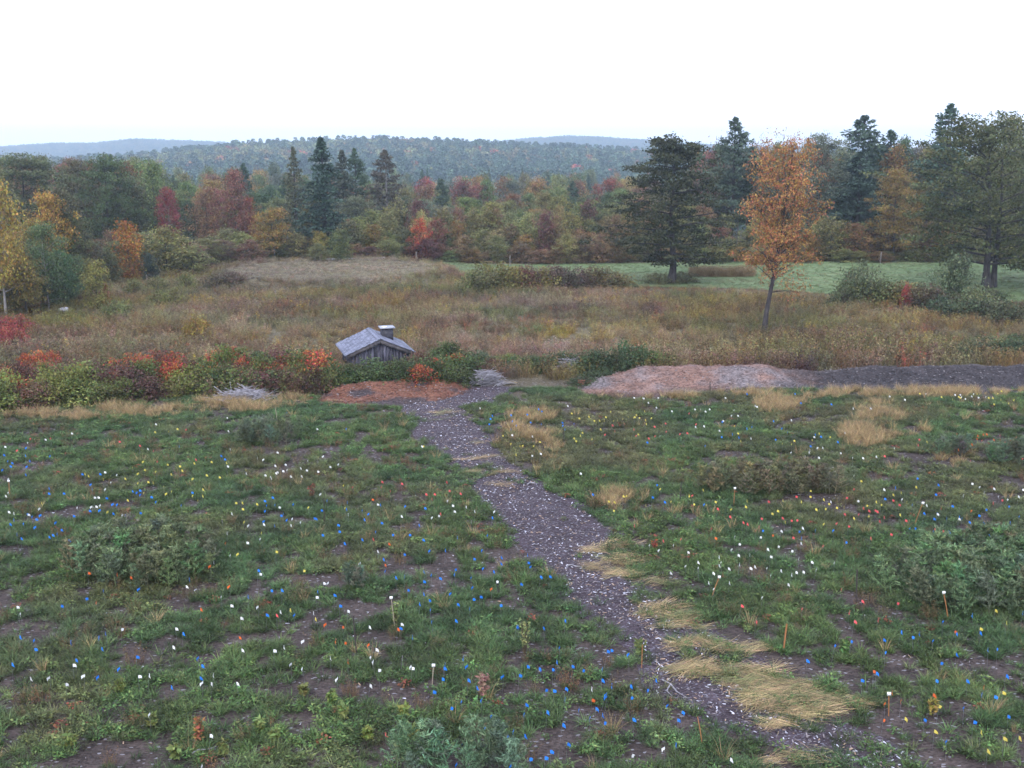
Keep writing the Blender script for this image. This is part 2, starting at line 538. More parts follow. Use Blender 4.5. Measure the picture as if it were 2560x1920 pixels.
def p_weed(seed, n=12, h=(.45, .95), rad=.34, leaf=(.035, .08), per=9, top=6):
    rg = np.random.default_rng(seed); b = MB()
    an = rg.uniform(0, 6.283, n); rr = rad * np.sqrt(rg.random(n))
    base = np.stack([rr * np.cos(an), rr * np.sin(an), np.zeros(n)], 1)
    hh = rg.uniform(*h, n); lean = rg.uniform(0, .3, n)
    b.blades(base, an, hh, np.full(n, .014), lean, rg.uniform(0, .25, n), rg, 2)
    C = []; A = []
    for q in range(n):
        for t in list(rg.uniform(.15, 1, per)) + list(rg.uniform(.85, 1.05, top)):
            p = base[q] + np.array([math.cos(an[q]), math.sin(an[q]), 0]) * hh[q] * (lean[q] * t + .12 * t * t) + np.array([0, 0, hh[q] * t * .96])
            C.append(p + rg.normal(0, .045, 3)); A.append([rg.normal(), rg.normal(), .8])
    C = np.array(C); C[:, 2] = np.maximum(C[:, 2], .03); L = rg.uniform(*leaf, len(C))
    b.leaves(C, L * 1.25, L * .5, rg, .4, np.array(A))
    nb = 46
    an = rg.uniform(0, 6.283, nb); rr = rad * 1.2 * np.sqrt(rg.random(nb))
    b.blades(np.stack([rr * np.cos(an), rr * np.sin(an), np.zeros(nb)], 1), rg.uniform(0, 6.28, nb), rg.uniform(h[0] * .6, h[1] * .8, nb), np.full(nb, .014), rg.uniform(.05, .5, nb), rg.uniform(0, .5, nb), rg, 2)
    return b.mesh('weed_clump')


def p_lodged(seed, n=34):
    rg = np.random.default_rng(seed); b = MB()
    base = np.stack([rg.uniform(-.5, .3, n), rg.normal(0, .09, n), rg.uniform(.008, .03, n)], 1)
    b.blades(base, rg.normal(0, .35, n), rg.uniform(.25, .6, n), rg.uniform(.006, .011, n), rg.uniform(.9, .985, n), rg.uniform(0, .1, n), rg)
    return b.mesh('lodged_straw')


def p_chip(seed):
    rg = np.random.default_rng(seed); b = MB()
    l, w_ = rg.uniform(.045, .10), rg.uniform(.014, .03)
    b.box(-l / 2, l / 2, -w_ / 2, w_ / 2, -.003, .004)
    return b.mesh('chip')


def p_pinelet(seed, h=.95):
    rg = np.random.default_rng(seed); b = MB()
    b.tube([[0, 0, 0], [.01, 0, h * .5], [0, .01, h]], [.012, .009, .004], 4)
    C = []; A = []
    for k in range(5):
        z = h * (.18 + .17 * k)
        nbr = rg.integers(4, 6)
        for q in range(nbr):
            az = rg.uniform(0, 6.283); ln = h * (.36 - .055 * k) * rg.uniform(.8, 1.15)
            d = np.array([math.cos(az), math.sin(az), .75])
            e = np.array([0, 0, z]) + d * ln
            b.tube([[0, 0, z], list(e)], [.006, .003], 3)
            for t in rg.uniform(.3, 1.02, 15):
                C.append(np.array([0, 0, z]) + d * ln * t + rg.normal(0, .02, 3)); A.append(d * .8 + rg.normal(0, .7, 3))
    for t in rg.uniform(.3, 1.03, 34):
        C.append([0, 0, h * t]); A.append([rg.normal(), rg.normal(), 1.3])
    C = np.array(C)
    b.leaves(C, rg.uniform(.09, .15, len(C)), rg.uniform(.014, .024, len(C)), rg, .2, np.array(A))
    return b.mesh('pine_seedling')


def p_crown(seed, conifer=False):
    rg = np.random.default_rng(seed); b = MB()
    if conifer:
        n = 130; z = rg.uniform(.12, 1, n) ** .9; rr = .34 * np.sqrt(np.clip(1.03 - z, 0, 1)) * rg.uniform(.4, 1.1, n); an = rg.uniform(0, 6.283, n)
        C = np.stack([rr * np.cos(an), rr * np.sin(an), z], 1)
        b.leaves(C, rg.uniform(.09, .17, n), rg.uniform(.05, .09, n), rg, .7, np.stack([np.cos(an), np.sin(an), rg.normal(0, .25, n)], 1))
        b.tube([[0, 0, 0], [0, 0, .95]], [.018, .004], 4)
    else:
        n = 190
        d = rg.normal(size=(n, 3)); d /= np.linalg.norm(d, axis=1)[:, None]
        lob = rg.normal(size=(7, 3)); lob /= np.linalg.norm(lob, axis=1)[:, None]
        bulge = .75 + .25 * np.max(np.clip(d @ lob.T, 0, 1) ** 4, 1)
        C = d * np.array([.36, .36, .36]) * (bulge * rg.uniform(.75, 1, n))[:, None] + np.array([0, 0, .62])
        b.leaves(C, rg.uniform(.08, .15, n), rg.uniform(.06, .11, n), rg, .5)
        b.tube([[0, 0, 0], [.01, 0, .4], [0, 0, .8]], [.022, .016, .006], 4)
    return b.mesh('far_crown')


C_grass = proto_collection('grass_tuft', [p_grass(s) for s in range(5)], M['tint'])
C_forb = proto_collection('forb', [p_forb(s) for s in range(20, 24)], M['tint'])
C_wisp = proto_collection('dry_grass', [p_grass(s, 34, .28, .62, .10, .010, (.05, .45), (.1, .6)) for s in range(30, 34)], M['tint'])
C_weed = proto_collection('weed_clump', [p_weed(s) for s in range(40, 46)], M['tint'])
C_straw = proto_collection('straw', [p_lodged(s) for s in range(50, 54)], M['tint'])
C_chip = proto_collection('chip', [p_chip(s) for s in range(60, 68)], M['tintwood'])
C_pine = proto_collection('pinelet', [p_pinelet(s) for s in range(70, 75)], M['tint'])
C_far = proto_collection('far_crown', [p_crown(s) for s in range(80, 84)] + [p_crown(s, True) for s in range(84, 87)], M['forest'])

# ------------------------------------------------------------------ foreground plot: grass, forbs, chips, straw


def mixc(pal, wts):
    wts = np.stack(wts, 1); wts = wts / wts.sum(1)[:, None]
    return wts @ np.array(pal)


def in_ell(u, v, lst):
    r = np.zeros_like(u)
    for (cu, cv, ru, rv) in lst:
        r = np.maximum(r, np.clip(1.6 - 1.6 * np.sqrt(((u - cu) / ru) ** 2 + ((v - cv) / rv) ** 2), 0, 1))
    return r


TAN_FRINGE = [(120, 898, 120, 14), (330, 888, 110, 16), (520, 880, 90, 14), (620, 866, 60, 14), (480, 868, 90, 10), (250, 884, 90, 10), (1140, 920, 70, 40), (1185, 960, 40, 40), (1690, 872, 70, 26), (1900, 893, 70, 28), (1750, 850, 250, 12), (1420, 854, 150, 12), (2000, 846, 250, 14), (1960, 930, 60, 20),
              (1870, 940, 70, 30), (1480, 1120, 40, 22), (1330, 1080, 50, 25), (2050, 985, 90, 20)]
BARE = [(900, 1390, 60, 28), (1010, 1440, 90, 30), (800, 1490, 80, 28), (690, 1560, 110, 30), (640, 1610, 100, 22), (1200, 1440, 80, 22), (1060, 1500, 90, 22), (1300, 1480, 80, 20), (1270, 1535, 70, 14), (740, 1250, 90, 30), (720, 1190, 60, 20), (820, 1210, 50, 20),
        (400, 1270, 60, 12), (250, 1600, 90, 16), (330, 1560, 60, 14), (60, 1000, 90, 25), (50, 1180, 70, 20), (1720, 1190, 90, 22), (1600, 1230, 60, 14), (1780, 1330, 40, 14), (1900, 1290, 120, 12), (2060, 1430, 90, 22), (1960, 1420, 90, 20), (1640, 1140, 80, 16),
        (850, 1640, 90, 16), (560, 1440, 80, 14), (150, 1640, 60, 14), (1100, 1620, 70, 12), (930, 1105, 60, 16), (600, 1180, 50, 14)]

n = 122000
py_ = rng.uniform(0, 1, n)
fy = np.sqrt(13.5 ** 2 + (44.5 ** 2 - 13.5 ** 2) * py_)
fx = rng.uniform(-1, 1, n) * (0.53 * fy + 9)
fu, fv = proj(fx, fy, 0.05)
front = np.interp(fu, [-300, 0, 200, 400, 600, 690, 720, 860, 1000, 1080, 1100, 1240, 1260, 1400, 1600, 2212, 2600], [893, 891, 878, 858, 850, 856, 872, 878, 866, 850, 826, 826, 854, 858, 840, 840, 842])
bare = in_ell(fu, fv, BARE)
cov = .35 * fbm(fx, fy, 1.3, 2) + .65 * fbm(fx, fy, .55, 2, 91) + 0.15 * (fbm(fx, fy, 5.5, 2, 5) - .5) - 0.12 * bare
keep = ((cov > 0.365 + rng.uniform(0, .13, n)) | (rng.random(n) < .04)) & (fv > front) & ~on_path(fx, fy, -0.05)
keep &= ~((rng.random(n) < .35) & on_path(fx, fy, .4))
keep |= on_path(fx, fy, 0) & (fv > 890) & (fbm(fx, fy, .7, 2, 19) > .70) & (rng.random(n) < .3)
keep |= on_path(fx, fy, 0) & (fv > 1180) & (fu > np.interp(fv, [1180, 1300, 1400, 1500, 1600, 1660], [1300, 1370, 1450, 1580, 1800, 1960])) & (rng.random(n) < .3)
fx, fy, fu, fv = fx[keep], fy[keep], fu[keep], fv[keep]
n = len(fx)
pal = [(0.098, 0.155, 0.056), (0.075, 0.130, 0.066), (0.145, 0.178, 0.060), (0.20, 0.140, 0.08)]
n1 = fbm(fx, fy, 2.2, 3, 2); n2_ = fbm(fx, fy, 1.2, 2, 11); n3_ = fbm(fx, fy, 3.0, 3, 21)
far = sstep(1250, 900, fv)
w3 = np.clip(n3_ - .60 + .16 * far * (fu > 1000) + .05 * far, 0, 1) * 6 + rng.random(n) ** 8 * 1.2
tint = mixc(pal, [np.full(n, .9), np.clip(n1 - .35, 0, 1) * 3, np.clip(n2_ - .42, 0, 1) * 4 + .1, w3])
tint *= (rng.uniform(.45, 1.3, n) * (.45 + 1.0 * fbm(fx, fy, .6, 2, 77)))[:, None] * np.array([.84, .93, .86])
tanf = in_ell(fu, fv, TAN_FRINGE)
isdry = rng.random(n) < np.clip(tanf * 1.1 * (fbm(fx, fy, .9, 2, 61) * 2.4 - .6), 0, .8) + 0.005
tint[isdry] = np.array([0.36, 0.26, 0.13]) * rng.uniform(.7, 1.25, isdry.sum())[:, None]
isforb = (~isdry) & (rng.random(n) < np.clip(.20 + .9 * (fbm(fx, fy, 2.6, 2, 33) - .48), .08, .5))
isg = ~(isdry | isforb)


def flat(x, y, z=0.0):
    return np.stack([x, y, np.full(len(x), z)], 1)


m_ = isg
scatter('grass', C_grass, 5, flat(fx[m_], fy[m_], .0), rot_z(m_.sum()), uni(m_.sum(), .6, 1.15, (.6, 1.1)), tint[m_], 'green grass tufts growing over the flagged plot', 'grass')
m_ = isforb
tf = tint[m_] * np.array([1.1, 1.12, .95])
redf = rng.random(m_.sum()) < .03
tf[redf] = np.array([.22, .07, .04]) * rng.uniform(.7, 1.3, redf.sum())[:, None]
scatter('broadleaf_weeds', C_forb, 4, flat(fx[m_], fy[m_], .0), rot_z(m_.sum()), uni(m_.sum(), .5, 1.0), tf, 'low broadleaf weeds between the grass of the flagged plot', 'weeds')
m_ = isdry
scatter('dry_grass', C_wisp, 4, flat(fx[m_], fy[m_], .0), rot_z(m_.sum()), uni(m_.sum(), .4, .9), tint[m_], 'pale dry upright grass at the edges of the flagged plot', 'grass')

# brownish thin seed stalks over the plot
n = 1100
q = rng.uniform(0, 1, n); sy = np.sqrt(15 ** 2 + (43.5 ** 2 - 15 ** 2) * q); sx = rng.uniform(-1, 1, n) * (.53 * sy + 3)
su, sv = proj(sx, sy, 0)
k_ = (fbm(sx, sy, 3, 3, 41) > .47) & ~on_path(sx, sy, .1) & (sv > np.interp(su, [0, 600, 1000, 2212], [905, 895, 862, 850]))
sx, sy, sv = sx[k_], sy[k_], sv[k_]; n = len(sx)
tn = mixc([(.17, .10, .055), (.12, .13, .06), (.25, .19, .09), (.22, .09, .045)], [rng.random(n), rng.random(n), rng.random(n) * .6, rng.random(n) ** 3])
scatter('seed_stalks', C_weed, 6, flat(sx, sy), rot_z(n), uni(n, .22, .5), tn * .8, 'thin brown and olive seed stalks standing in the flagged plot', 'weeds')

# lodged straw
STRAW = [(1300, 1193, 40, 8, 10), (1335, 1213, 55, 10, 16), (1340, 1240, 50, 10, 14), (1290, 1228, 40, 8, 8), (1420, 1262, 50, 7, 6), (1440, 1328, 60, 10, 12), (1475, 1350, 60, 10, 14), (1440, 1312, 30, 6, 6), (1505, 1392, 50, 12, 16), (1600, 1405, 60, 8, 14),
         (1500, 1448, 55, 12, 22), (1630, 1452, 70, 10, 14), (1640, 1478, 80, 14, 26), (1700, 1500, 70, 10, 18), (1625, 1505, 30, 14, 10), (1640, 1527, 50, 5, 8), (1740, 1512, 50, 8, 10), (1740, 1545, 70, 12, 22), (1690, 1570, 40, 6, 6), (1820, 1520, 60, 8, 8), (1700, 1640, 60, 20, 8),
         (1005, 995, 30, 3, 5), (1085, 989, 34, 4, 7), (1015, 1023, 18, 5, 5), (1080, 1023, 28, 4, 6), (1040, 957, 36, 6, 7), (935, 905, 40, 5, 7), (930, 893, 34, 3, 5), (1090, 1050, 20, 3, 3), (955, 893, 30, 3, 4), (1130, 828, 40, 3, 7), (710, 865, 30, 4, 8),
         (150, 897, 110, 8, 26), (330, 885, 90, 8, 22), (500, 878, 90, 8, 20), (620, 872, 50, 6, 10), (2100, 845, 70, 5, 10), (1880, 1000, 60, 14, 8), (1350, 1180, 60, 5, 6)]
P_, R_, S_ = [], [], []
for (cu, cv, ru, rv, k) in STRAW:
    for q in range(max(2, int(k * (1.0 if cv > 1100 else .7)))):
        aa = rng.uniform(0, 6.283); rr = math.sqrt(rng.random())
        x, y = G(cu + ru * rr * math.cos(aa), cv + rv * rr * math.sin(aa))
        P_.append((x, y, .015 + rng.uniform(0, .05))); R_.append((0, 0, rng.normal(0.15, .45) + (math.pi if rng.random() < .5 else 0))); s = rng.uniform(.45, 1.05); S_.append((s, s, s * .55))
n = len(P_)
tn = np.array([.52, .38, .19]) * rng.uniform(.4, 1.25, n)[:, None]
gr = rng.random(n) < .22; tn[gr] = np.array([.22, .23, .09])
scatter('lodged_straw', C_straw, 4, np.array(P_), np.array(R_), np.array(S_), tn, 'flattened tan straw lying across and beside the wood chip path', 'straw')

# chips on the path, on bare soil
n = 26000
q = rng.uniform(0, 1, n); cy = np.sqrt(14 ** 2 + (44 ** 2 - 14 ** 2) * q); cx = rng.uniform(-1, 1, n) * (.53 * cy + 3)
onp = on_path(cx, cy)
cu_, cv_ = proj(cx, cy, 0)
k_ = onp | (rng.random(n) < .10 + .5 * in_ell(cu_, cv_, BARE)); k_ &= cv_ > 858
px_ = rng.uniform(-1, 1, 6500); yy_ = rng.uniform(PY[0], PY[-1], 6500)
xl, xr = np.interp(yy_, PY, PXL), np.interp(yy_, PY, PXR)
cx = np.concatenate([cx[k_], xl + (xr - xl) * (px_ * .5 + .5)]); cy = np.concatenate([cy[k_], yy_])
n = len(cx)
rt = np.stack([rng.normal(0, .22, n), rng.normal(0, .22, n), rng.uniform(0, 6.283, n)], 1)
kd = rng.choice(4, n, p=[.16, .22, .50, .12]); tn = np.array([(.55, .54, .60), (.22, .19, .19), (.085, .07, .075), (.34, .25, .17)])[kd] * rng.uniform(.7, 1.3, n)[:, None]
scatter('wood_chips', C_chip, 8, np.stack([cx, cy, np.where(on_path(cx, cy), .03, .014) + rng.uniform(0, .01, n)], 1), rt, uni(n, .4, 1.05), tn, 'pale and brown wood chips strewn on path and bare soil', 'wood chips')

# pine seedling thickets (each stand reads as one mass)


def stand(cu, cv, ru, rv, cnt, tintc, label, smin=.65, smax=1.05):
    P_ = []
    for q in range(cnt):
        aa = rng.uniform(0, 6.283); rr = math.sqrt(rng.random()) * rng.uniform(.75, 1.15)
        x, y = G(cu + ru * rr * math.cos(aa), cv + rv * rr * math.sin(aa)); P_.append((x, y, 0))
    n = len(P_)
    tn = np.array(tintc) * rng.uniform(.55, 1.35, n)[:, None] * (1 + rng.normal(0, .10, (n, 3)))
    rot = rot_z(n); rot[:, :2] = rng.normal(0, .12, (n, 2))
    scatter('pine_seedlings', C_pine, 5, np.array(P_), rot, uni(n, smin * .7, smax * 1.12), tn, label, 'seedlings')


stand(315, 1228, 158, 50, 190, (.14, .175, .085), 'bushy stand of grey green pine seedlings left of the chip path', .7, 1.0)
stand(2120, 1265, 190, 66, 330, (.12, .175, .085), 'large dense stand of pine seedlings behind the tagged leaning stake', .7, 1.05)
stand(1660, 1055, 150, 22, 150, (.15, .15, .08), 'thin olive brown stand of pine seedlings amid the right plot', .5, .85)
stand(580, 950, 70, 14, 60, (.13, .16, .09), 'small faint stand of seedlings near the dry grass edge', .5, .8)
stand(1000, 1668, 170, 16, 34, (.13, .19, .11), 'sparse pine seedlings beside the bare mulch at the plot corner', .6, .95)
stand(2190, 1000, 60, 14, 40, (.12, .16, .09), 'narrow seedling stand past the orange flags', .5, .8)
stand(770, 1270, 22, 8, 10, (.11, .15, .10), 'tiny cluster of pine seedlings by bare soil patch', .5, .7)
stand(2050, 985, 40, 10, 26, (.11, .15, .09), 'little seedling patch amid tan grass before the orange flags', .5, .8)

# ------------------------------------------------------------------ old field: weeds, dry grass
MEADOW = [  # u, v, ru, rv, colour, strength: plant stands of different kind and colour; shade painted on the knoll front
    (700, 588, 260, 26, (.36, .28, .21), 1.3), (860, 575, 120, 14, (.30, .27, .17), 1.0), (520, 622, 80, 18, (.17, .16, .13), 1.4), (660, 622, 150, 10, (.17, .155, .12), 1.2), (560, 640, 110, 8, (.36, .29, .2), 1.0), (880, 606, 100, 8, (.40, .32, .23), 1.5),  # dark grey ovals put the shade of the knoll's front face into plant colour
    (230, 742, 150, 9, (.42, .34, .24), 1.8), (420, 733, 110, 9, (.40, .32, .23), 1.4), (520, 712, 80, 8, (.36, .29, .22), 1.2), (640, 735, 80, 12, (.34, .27, .2), .9), (300, 700, 110, 8, (.26, .17, .11), 1.0),
    (600, 672, 130, 9, (.15, .085, .075), 1.4), (520, 660, 60, 8, (.15, .085, .075), 1.2), (720, 655, 50, 8, (.15, .09, .08), .9), (180, 765, 110, 9, (.15, .09, .07), 1.2), (620, 645, 180, 10, (.22, .165, .07), 1.0),
    (250, 665, 160, 12, (.20, .20, .07), 1.3), (120, 700, 110, 18, (.17, .17, .06), 1.2), (420, 690, 100, 8, (.19, .16, .09), .8),
    (830, 662, 60, 10, (.42, .28, .05), 1.1), (780, 690, 60, 12, (.22, .2, .07), .9), (1230, 738, 110, 18, (.29, .22, .08), 1.1), (1520, 690, 70, 8, (.36, .31, .07), 1.4), (1400, 760, 40, 8, (.3, .25, .08), .6),
    (1000, 668, 120, 10, (.27, .2, .15), 1.0), (1150, 655, 130, 10, (.36, .28, .22), 1.1), (1260, 633, 100, 7, (.38, .30, .23), 1.2), (960, 690, 60, 8, (.34, .27, .18), .8),
    (1330, 690, 130, 22, (.17, .20, .10), 1.2), (1110, 695, 60, 14, (.16, .19, .09), .9), (1070, 720, 40, 12, (.15, .09, .07), 1.1), (1430, 655, 60, 14, (.16, .12, .09), .9), (1580, 640, 110, 10, (.27, .21, .10), 1.0), (1480, 625, 120, 8, (.24, .17, .08), .9),
    (1760, 660, 80, 20, (.19, .19, .09), .9), (1900, 700, 150, 14, (.30, .24, .12), 1.1), (1800, 690, 90, 12, (.34, .27, .16), 1.0), (2080, 712, 120, 10, (.26, .2, .1), .8), (1640, 735, 60, 8, (.25, .16, .09), .8), (1950, 735, 150, 10, (.22, .2, .09), .9),
    (1560, 770, 200, 18, (.17, .15, .07), 1.6), (1850, 765, 200, 16, (.16, .16, .08), 1.4), (2100, 745, 100, 16, (.12, .15, .07), 1.2), (900, 700, 80, 10, (.22, .21, .08), .8), (740, 705, 60, 6, (.32, .26, .17), .7)]
n = 23500
q = rng.uniform(0, 1, n); my = np.sqrt(43 ** 2 + (104 ** 2 - 43 ** 2) * q); mx_ = rng.uniform(-1, 1, n) * (.52 * my + 12)
mu_, mv_ = proj(mx_, my, 0)
wood_left = np.interp(mu_, [-200, 0, 100, 200, 300, 420, 480, 600], [690, 680, 655, 630, 600, 592, 560, 545])
hay_near = np.interp(mu_, [830, 900, 1000, 1050, 1180, 1360, 1600, 1800, 2000, 2130, 2500], [555, 572, 590, 602, 617, 622, 626, 638, 642, 654, 682]) + 8 * (fbm(mx_, my, 4, 2, 6) - .5)
back_pile = np.interp(mu_, [-200, 700, 800, 1000, 1060, 1260, 1380, 1460, 1560, 1700, 1900, 2050, 2212, 2500], [880, 850, 800, 815, 822, 818, 810, 808, 810, 809, 801, 798, 795, 792])
k_ = (mv_ > wood_left) & (mv_ > hay_near) & (mv_ < back_pile)
# leave the shed's footprint clear
SHX, SHY = atd(939 / K, 808, 49.9)[0], 49.9
k_ &= (np.hypot(mx_ - SHX, my - SHY) > 2.0)
mx_, my, mu_, mv_ = mx_[k_], my[k_], mu_[k_], mv_[k_]
n = len(mx_)
w_ = [np.full(n, .55)]
pal = [(.185, .15, .095)]
for s, cc in ((1, (.155, .155, .065)), (2, (.20, .13, .085)), (3, (.33, .265, .195)), (4, (.125, .075, .07)), (5, (.115, .135, .06)), (6, (.23, .185, .085)), (7, (.15, .10, .085))):
    w_.append(np.clip(fbm(mx_ * .55, my, 3.6, 3, 50 + 7 * s) - .47, 0, 1) * 20); pal.append(cc)
for (cu, cv, ru, rv, cc, st) in MEADOW:
    d = np.sqrt(((mu_ - cu) / ru) ** 2 + ((mv_ - cv) / rv) ** 2) + .5 * (fbm(mx_, my, 3, 2, cu) - .5)
    w_.append(np.clip(1.2 - d, 0, 1) * 4.5 * st); pal.append(cc)
tn = mixc(pal, w_) * (rng.uniform(.45, 1.4, n) * .98)[:, None] * (1 + rng.normal(0, .08, (n, 3)))
gm = tn.mean(1)[:, None]; tn = np.clip(gm + (tn - gm) * 1.3, .01, 1)
sp = rng.random(n); tn[sp < .012] = (.40, .27, .05); tn[(sp > .012) & (sp < .022)] = (.30, .10, .05)
hgt = .6 + .55 * fbm(mx_, my, 6, 3, 71)
knoll = sstep(.95, .6, np.sqrt(((mx_ + 14.8) / 10.8) ** 2 + ((my - 87) / 11.0) ** 2))
hgt = hgt * (1 - .5 * knoll) * np.where(my < 53, 1.1, .9)
tall = (mu_ > 1380) & (mv_ > 745)
hgt = np.where(tall, hgt * 1.25, hgt)
hgt = hgt * (.5 + .5 * sstep(0, 26, mv_ - np.interp(mu_, [900, 1050, 1180, 1360, 1600, 1800, 2000, 2130, 2500], [555, 602, 617, 622, 626, 638, 642, 654, 682])))
zt = terrain(mx_, my)
sc_ = np.stack([hgt * rng.uniform(.85, 1.25, n), hgt * rng.uniform(.85, 1.25, n), hgt * rng.uniform(.6, 1.15, n)], 1)
dry = (knoll > .35) & (rng.random(n) < .85) | (tn.mean(1) > .25) & (rng.random(n) < .6)
tn[knoll > .35] = tn[knoll > .35] * .55 + np.array([.30, .255, .205]) * .45 * rng.uniform(.7, 1.2, (knoll > .35).sum())[:, None]
dp = np.stack([mx_, my, zt - .02], 1)
ds = np.stack([hgt, hgt, hgt * rng.uniform(.7, 1.1, n)], 1) * np.where(knoll > .35, 1.15, 1.25)[:, None]; ds[:, :2] *= 2.0
scatter('tan_field_grass', C_wisp, 4, dp[dry], rot_z(dry.sum()), ds[dry], tn[dry], 'pale tan dry grass on the knoll and in strips of the old field', 'grass')
wd_ = ~dry
scatter('field_weeds', C_weed, 6, dp[wd_], rot_z(wd_.sum()), sc_[wd_], tn[wd_], 'mixed brown, tan and olive weeds covering the old field', 'weeds')

# short grass on the hayfield
n = 9000
hq = rng.random(n); hu = rng.uniform(900, 2400, n)
nv = np.interp(hu, HU, near_v); fv_ = np.interp(hu, HU, far_v); hv = nv * (1 - hq) + fv_ * hq
hp = np.array([G(u, v) for u, v in zip(hu, hv)])
tn = mixc([(.13, .185, .08), (.19, .22, .11), (.24, .19, .11)], [np.full(n, 1.), rng.random(n), np.clip(fbm(hp[:, 0], hp[:, 1] * 3, 6, 3, 5) - .5, 0, 1) * 5])
scatter('hayfield_grass', C_grass, 5, np.stack([hp[:, 0], hp[:, 1], terrain(hp[:, 0], hp[:, 1]) + .02], 1), rot_z(n), uni(n, .6, 1.2, (.35, .6)), tn, 'short mown green grass of the hayfield before the woods', 'grass')
# strip of uncut tan grass in the hayfield
n = 260
P_ = np.array([G(rng.uniform(1495, 1625), rng.uniform(592, 599)) for _ in range(n)])
scatter('uncut_grass', C_weed, 6, np.stack([P_[:, 0], P_[:, 1], np.full(n, .02)], 1), rot_z(n), uni(n, .6, 1.0), np.array([.26, .19, .10]) * rng.uniform(.7, 1.2, n)[:, None], 'uncut tan grass strip between the dark oak and orange maple', 'grass')

# ------------------------------------------------------------------ mulch piles


def heap(name, pts_fn, nu, nv_, hfun, cfun, label, cat, mat, res=(60, 16)):
    rows = []; cols = []
    for a in np.linspace(0, 1, nv_):
        for s in np.linspace(0, 1, nu):
            x, y = pts_fn(s, a)
            rows.append((x, y, hfun(s, a, x, y))); cols.append(cfun(s, a, x, y))
    i, j = np.meshgrid(np.arange(nv_ - 1), np.arange(nu - 1), indexing='ij'); k = (i * nu + j).ravel()
    me = fast_mesh(name, np.array(rows), np.stack([k, k + 1, k + nu + 1, k + nu], 1), True)
    at = me.color_attributes.new('zone', 'FLOAT_COLOR', 'POINT')
    at.data.foreach_set('color', np.concatenate([np.array(cols), np.ones((len(cols), 1))], 1).astype(np.float32).ravel())
    o = obj(name, me, mat)
    if label: tag(o, label, cat)
    return o, np.array(rows), np.array(cols)


def nz(x, y, s, o=0.0): return float(fbm(np.array([x]), np.array([y]), s, 3, o)[0])


PILE_U0, PILE_U1 = 1245, 2420
pile_front = lambda u: np.interp(u, [1245, 1400, 1600, 1750, 1900, 2060, 2420], [856, 860, 848, 842, 842, 848, 860])
pile_back = lambda u: np.interp(u, [1245, 1300, 1380, 1500, 1650, 1760, 1900, 2060, 2420], [845, 826, 812, 812, 812, 808, 802, 800, 796])
pile_h = lambda u: np.interp(u, [1245, 1300, 1380, 1480, 1620, 1720, 1760, 1850, 2000, 2212, 2420], [.05, .45, .75, .85, .8, .55, .35, .5, .55, .6, .6])


def pile_pt(s, a):
    u = PILE_U0 + (PILE_U1 - PILE_U0) * s
    v = pile_front(u) * (1 - a) + pile_back(u) * a
    return G(u, v)


def pile_hgt(s, a, x, y):
    u = PILE_U0 + (PILE_U1 - PILE_U0) * s
    m = float(sstep(1640, 1800, u)); prof = np.interp(a, [0, .3, .72, .9, 1], [-.03, .12, .9, 1.0, -.05]) * (1 - m) + m * np.interp(a, [0, .45, .62, .85, 1], [-.03, .03, .3, 1.0, -.05])
    e = min(1, s / .03)
    return float(prof * pile_h(u) * e * .72 * (.5 + .6 * nz(x, y, 1.6) + .4 * nz(x, y, .5, 31)) - (.03 if a in (0, 1) else 0)) + .012


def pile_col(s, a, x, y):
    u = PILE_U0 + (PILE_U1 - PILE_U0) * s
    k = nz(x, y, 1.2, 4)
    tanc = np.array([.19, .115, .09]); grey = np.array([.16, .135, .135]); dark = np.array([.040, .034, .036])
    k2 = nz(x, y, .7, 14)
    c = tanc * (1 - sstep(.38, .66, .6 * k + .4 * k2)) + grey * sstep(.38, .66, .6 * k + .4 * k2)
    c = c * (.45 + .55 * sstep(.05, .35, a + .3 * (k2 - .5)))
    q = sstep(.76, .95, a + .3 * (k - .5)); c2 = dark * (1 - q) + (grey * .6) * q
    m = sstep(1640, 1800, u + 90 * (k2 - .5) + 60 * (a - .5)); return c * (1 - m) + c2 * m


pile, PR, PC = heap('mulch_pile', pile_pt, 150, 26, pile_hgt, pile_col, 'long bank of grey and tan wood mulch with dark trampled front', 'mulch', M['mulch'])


def red_pt(s, a):
    u = 690 + (1010 - 690) * s
    f = np.interp(u, [690, 760, 860, 960, 1010], [874, 872, 880, 866, 848]); b_ = np.interp(u, [690, 720, 790, 850, 920, 1010], [862, 852, 838, 833, 828, 836])
    return G(u, f * (1 - a) + b_ * a)


red_heap, RR, RC = heap('mulch_pile', red_pt, 60, 20, lambda s, a, x, y: float(np.interp(a, [0, .5, .85, 1], [-.03, .12, .36, .0]) * min(1, s / .12, (1 - s) / .12) * (.6 + .8 * nz(x, y, 1.3, 9))) + .02,
                        lambda s, a, x, y: (lambda m: np.array([.15, .068, .042]) * m + np.array([.06, .045, .046]) * (1 - m))(float(sstep(.33, .55, nz(x, y, .8, 6) + .45 * (a - .4)))),
                        'low heap of rusty orange bark mulch before the shrubs', 'mulch', M['mulch'])
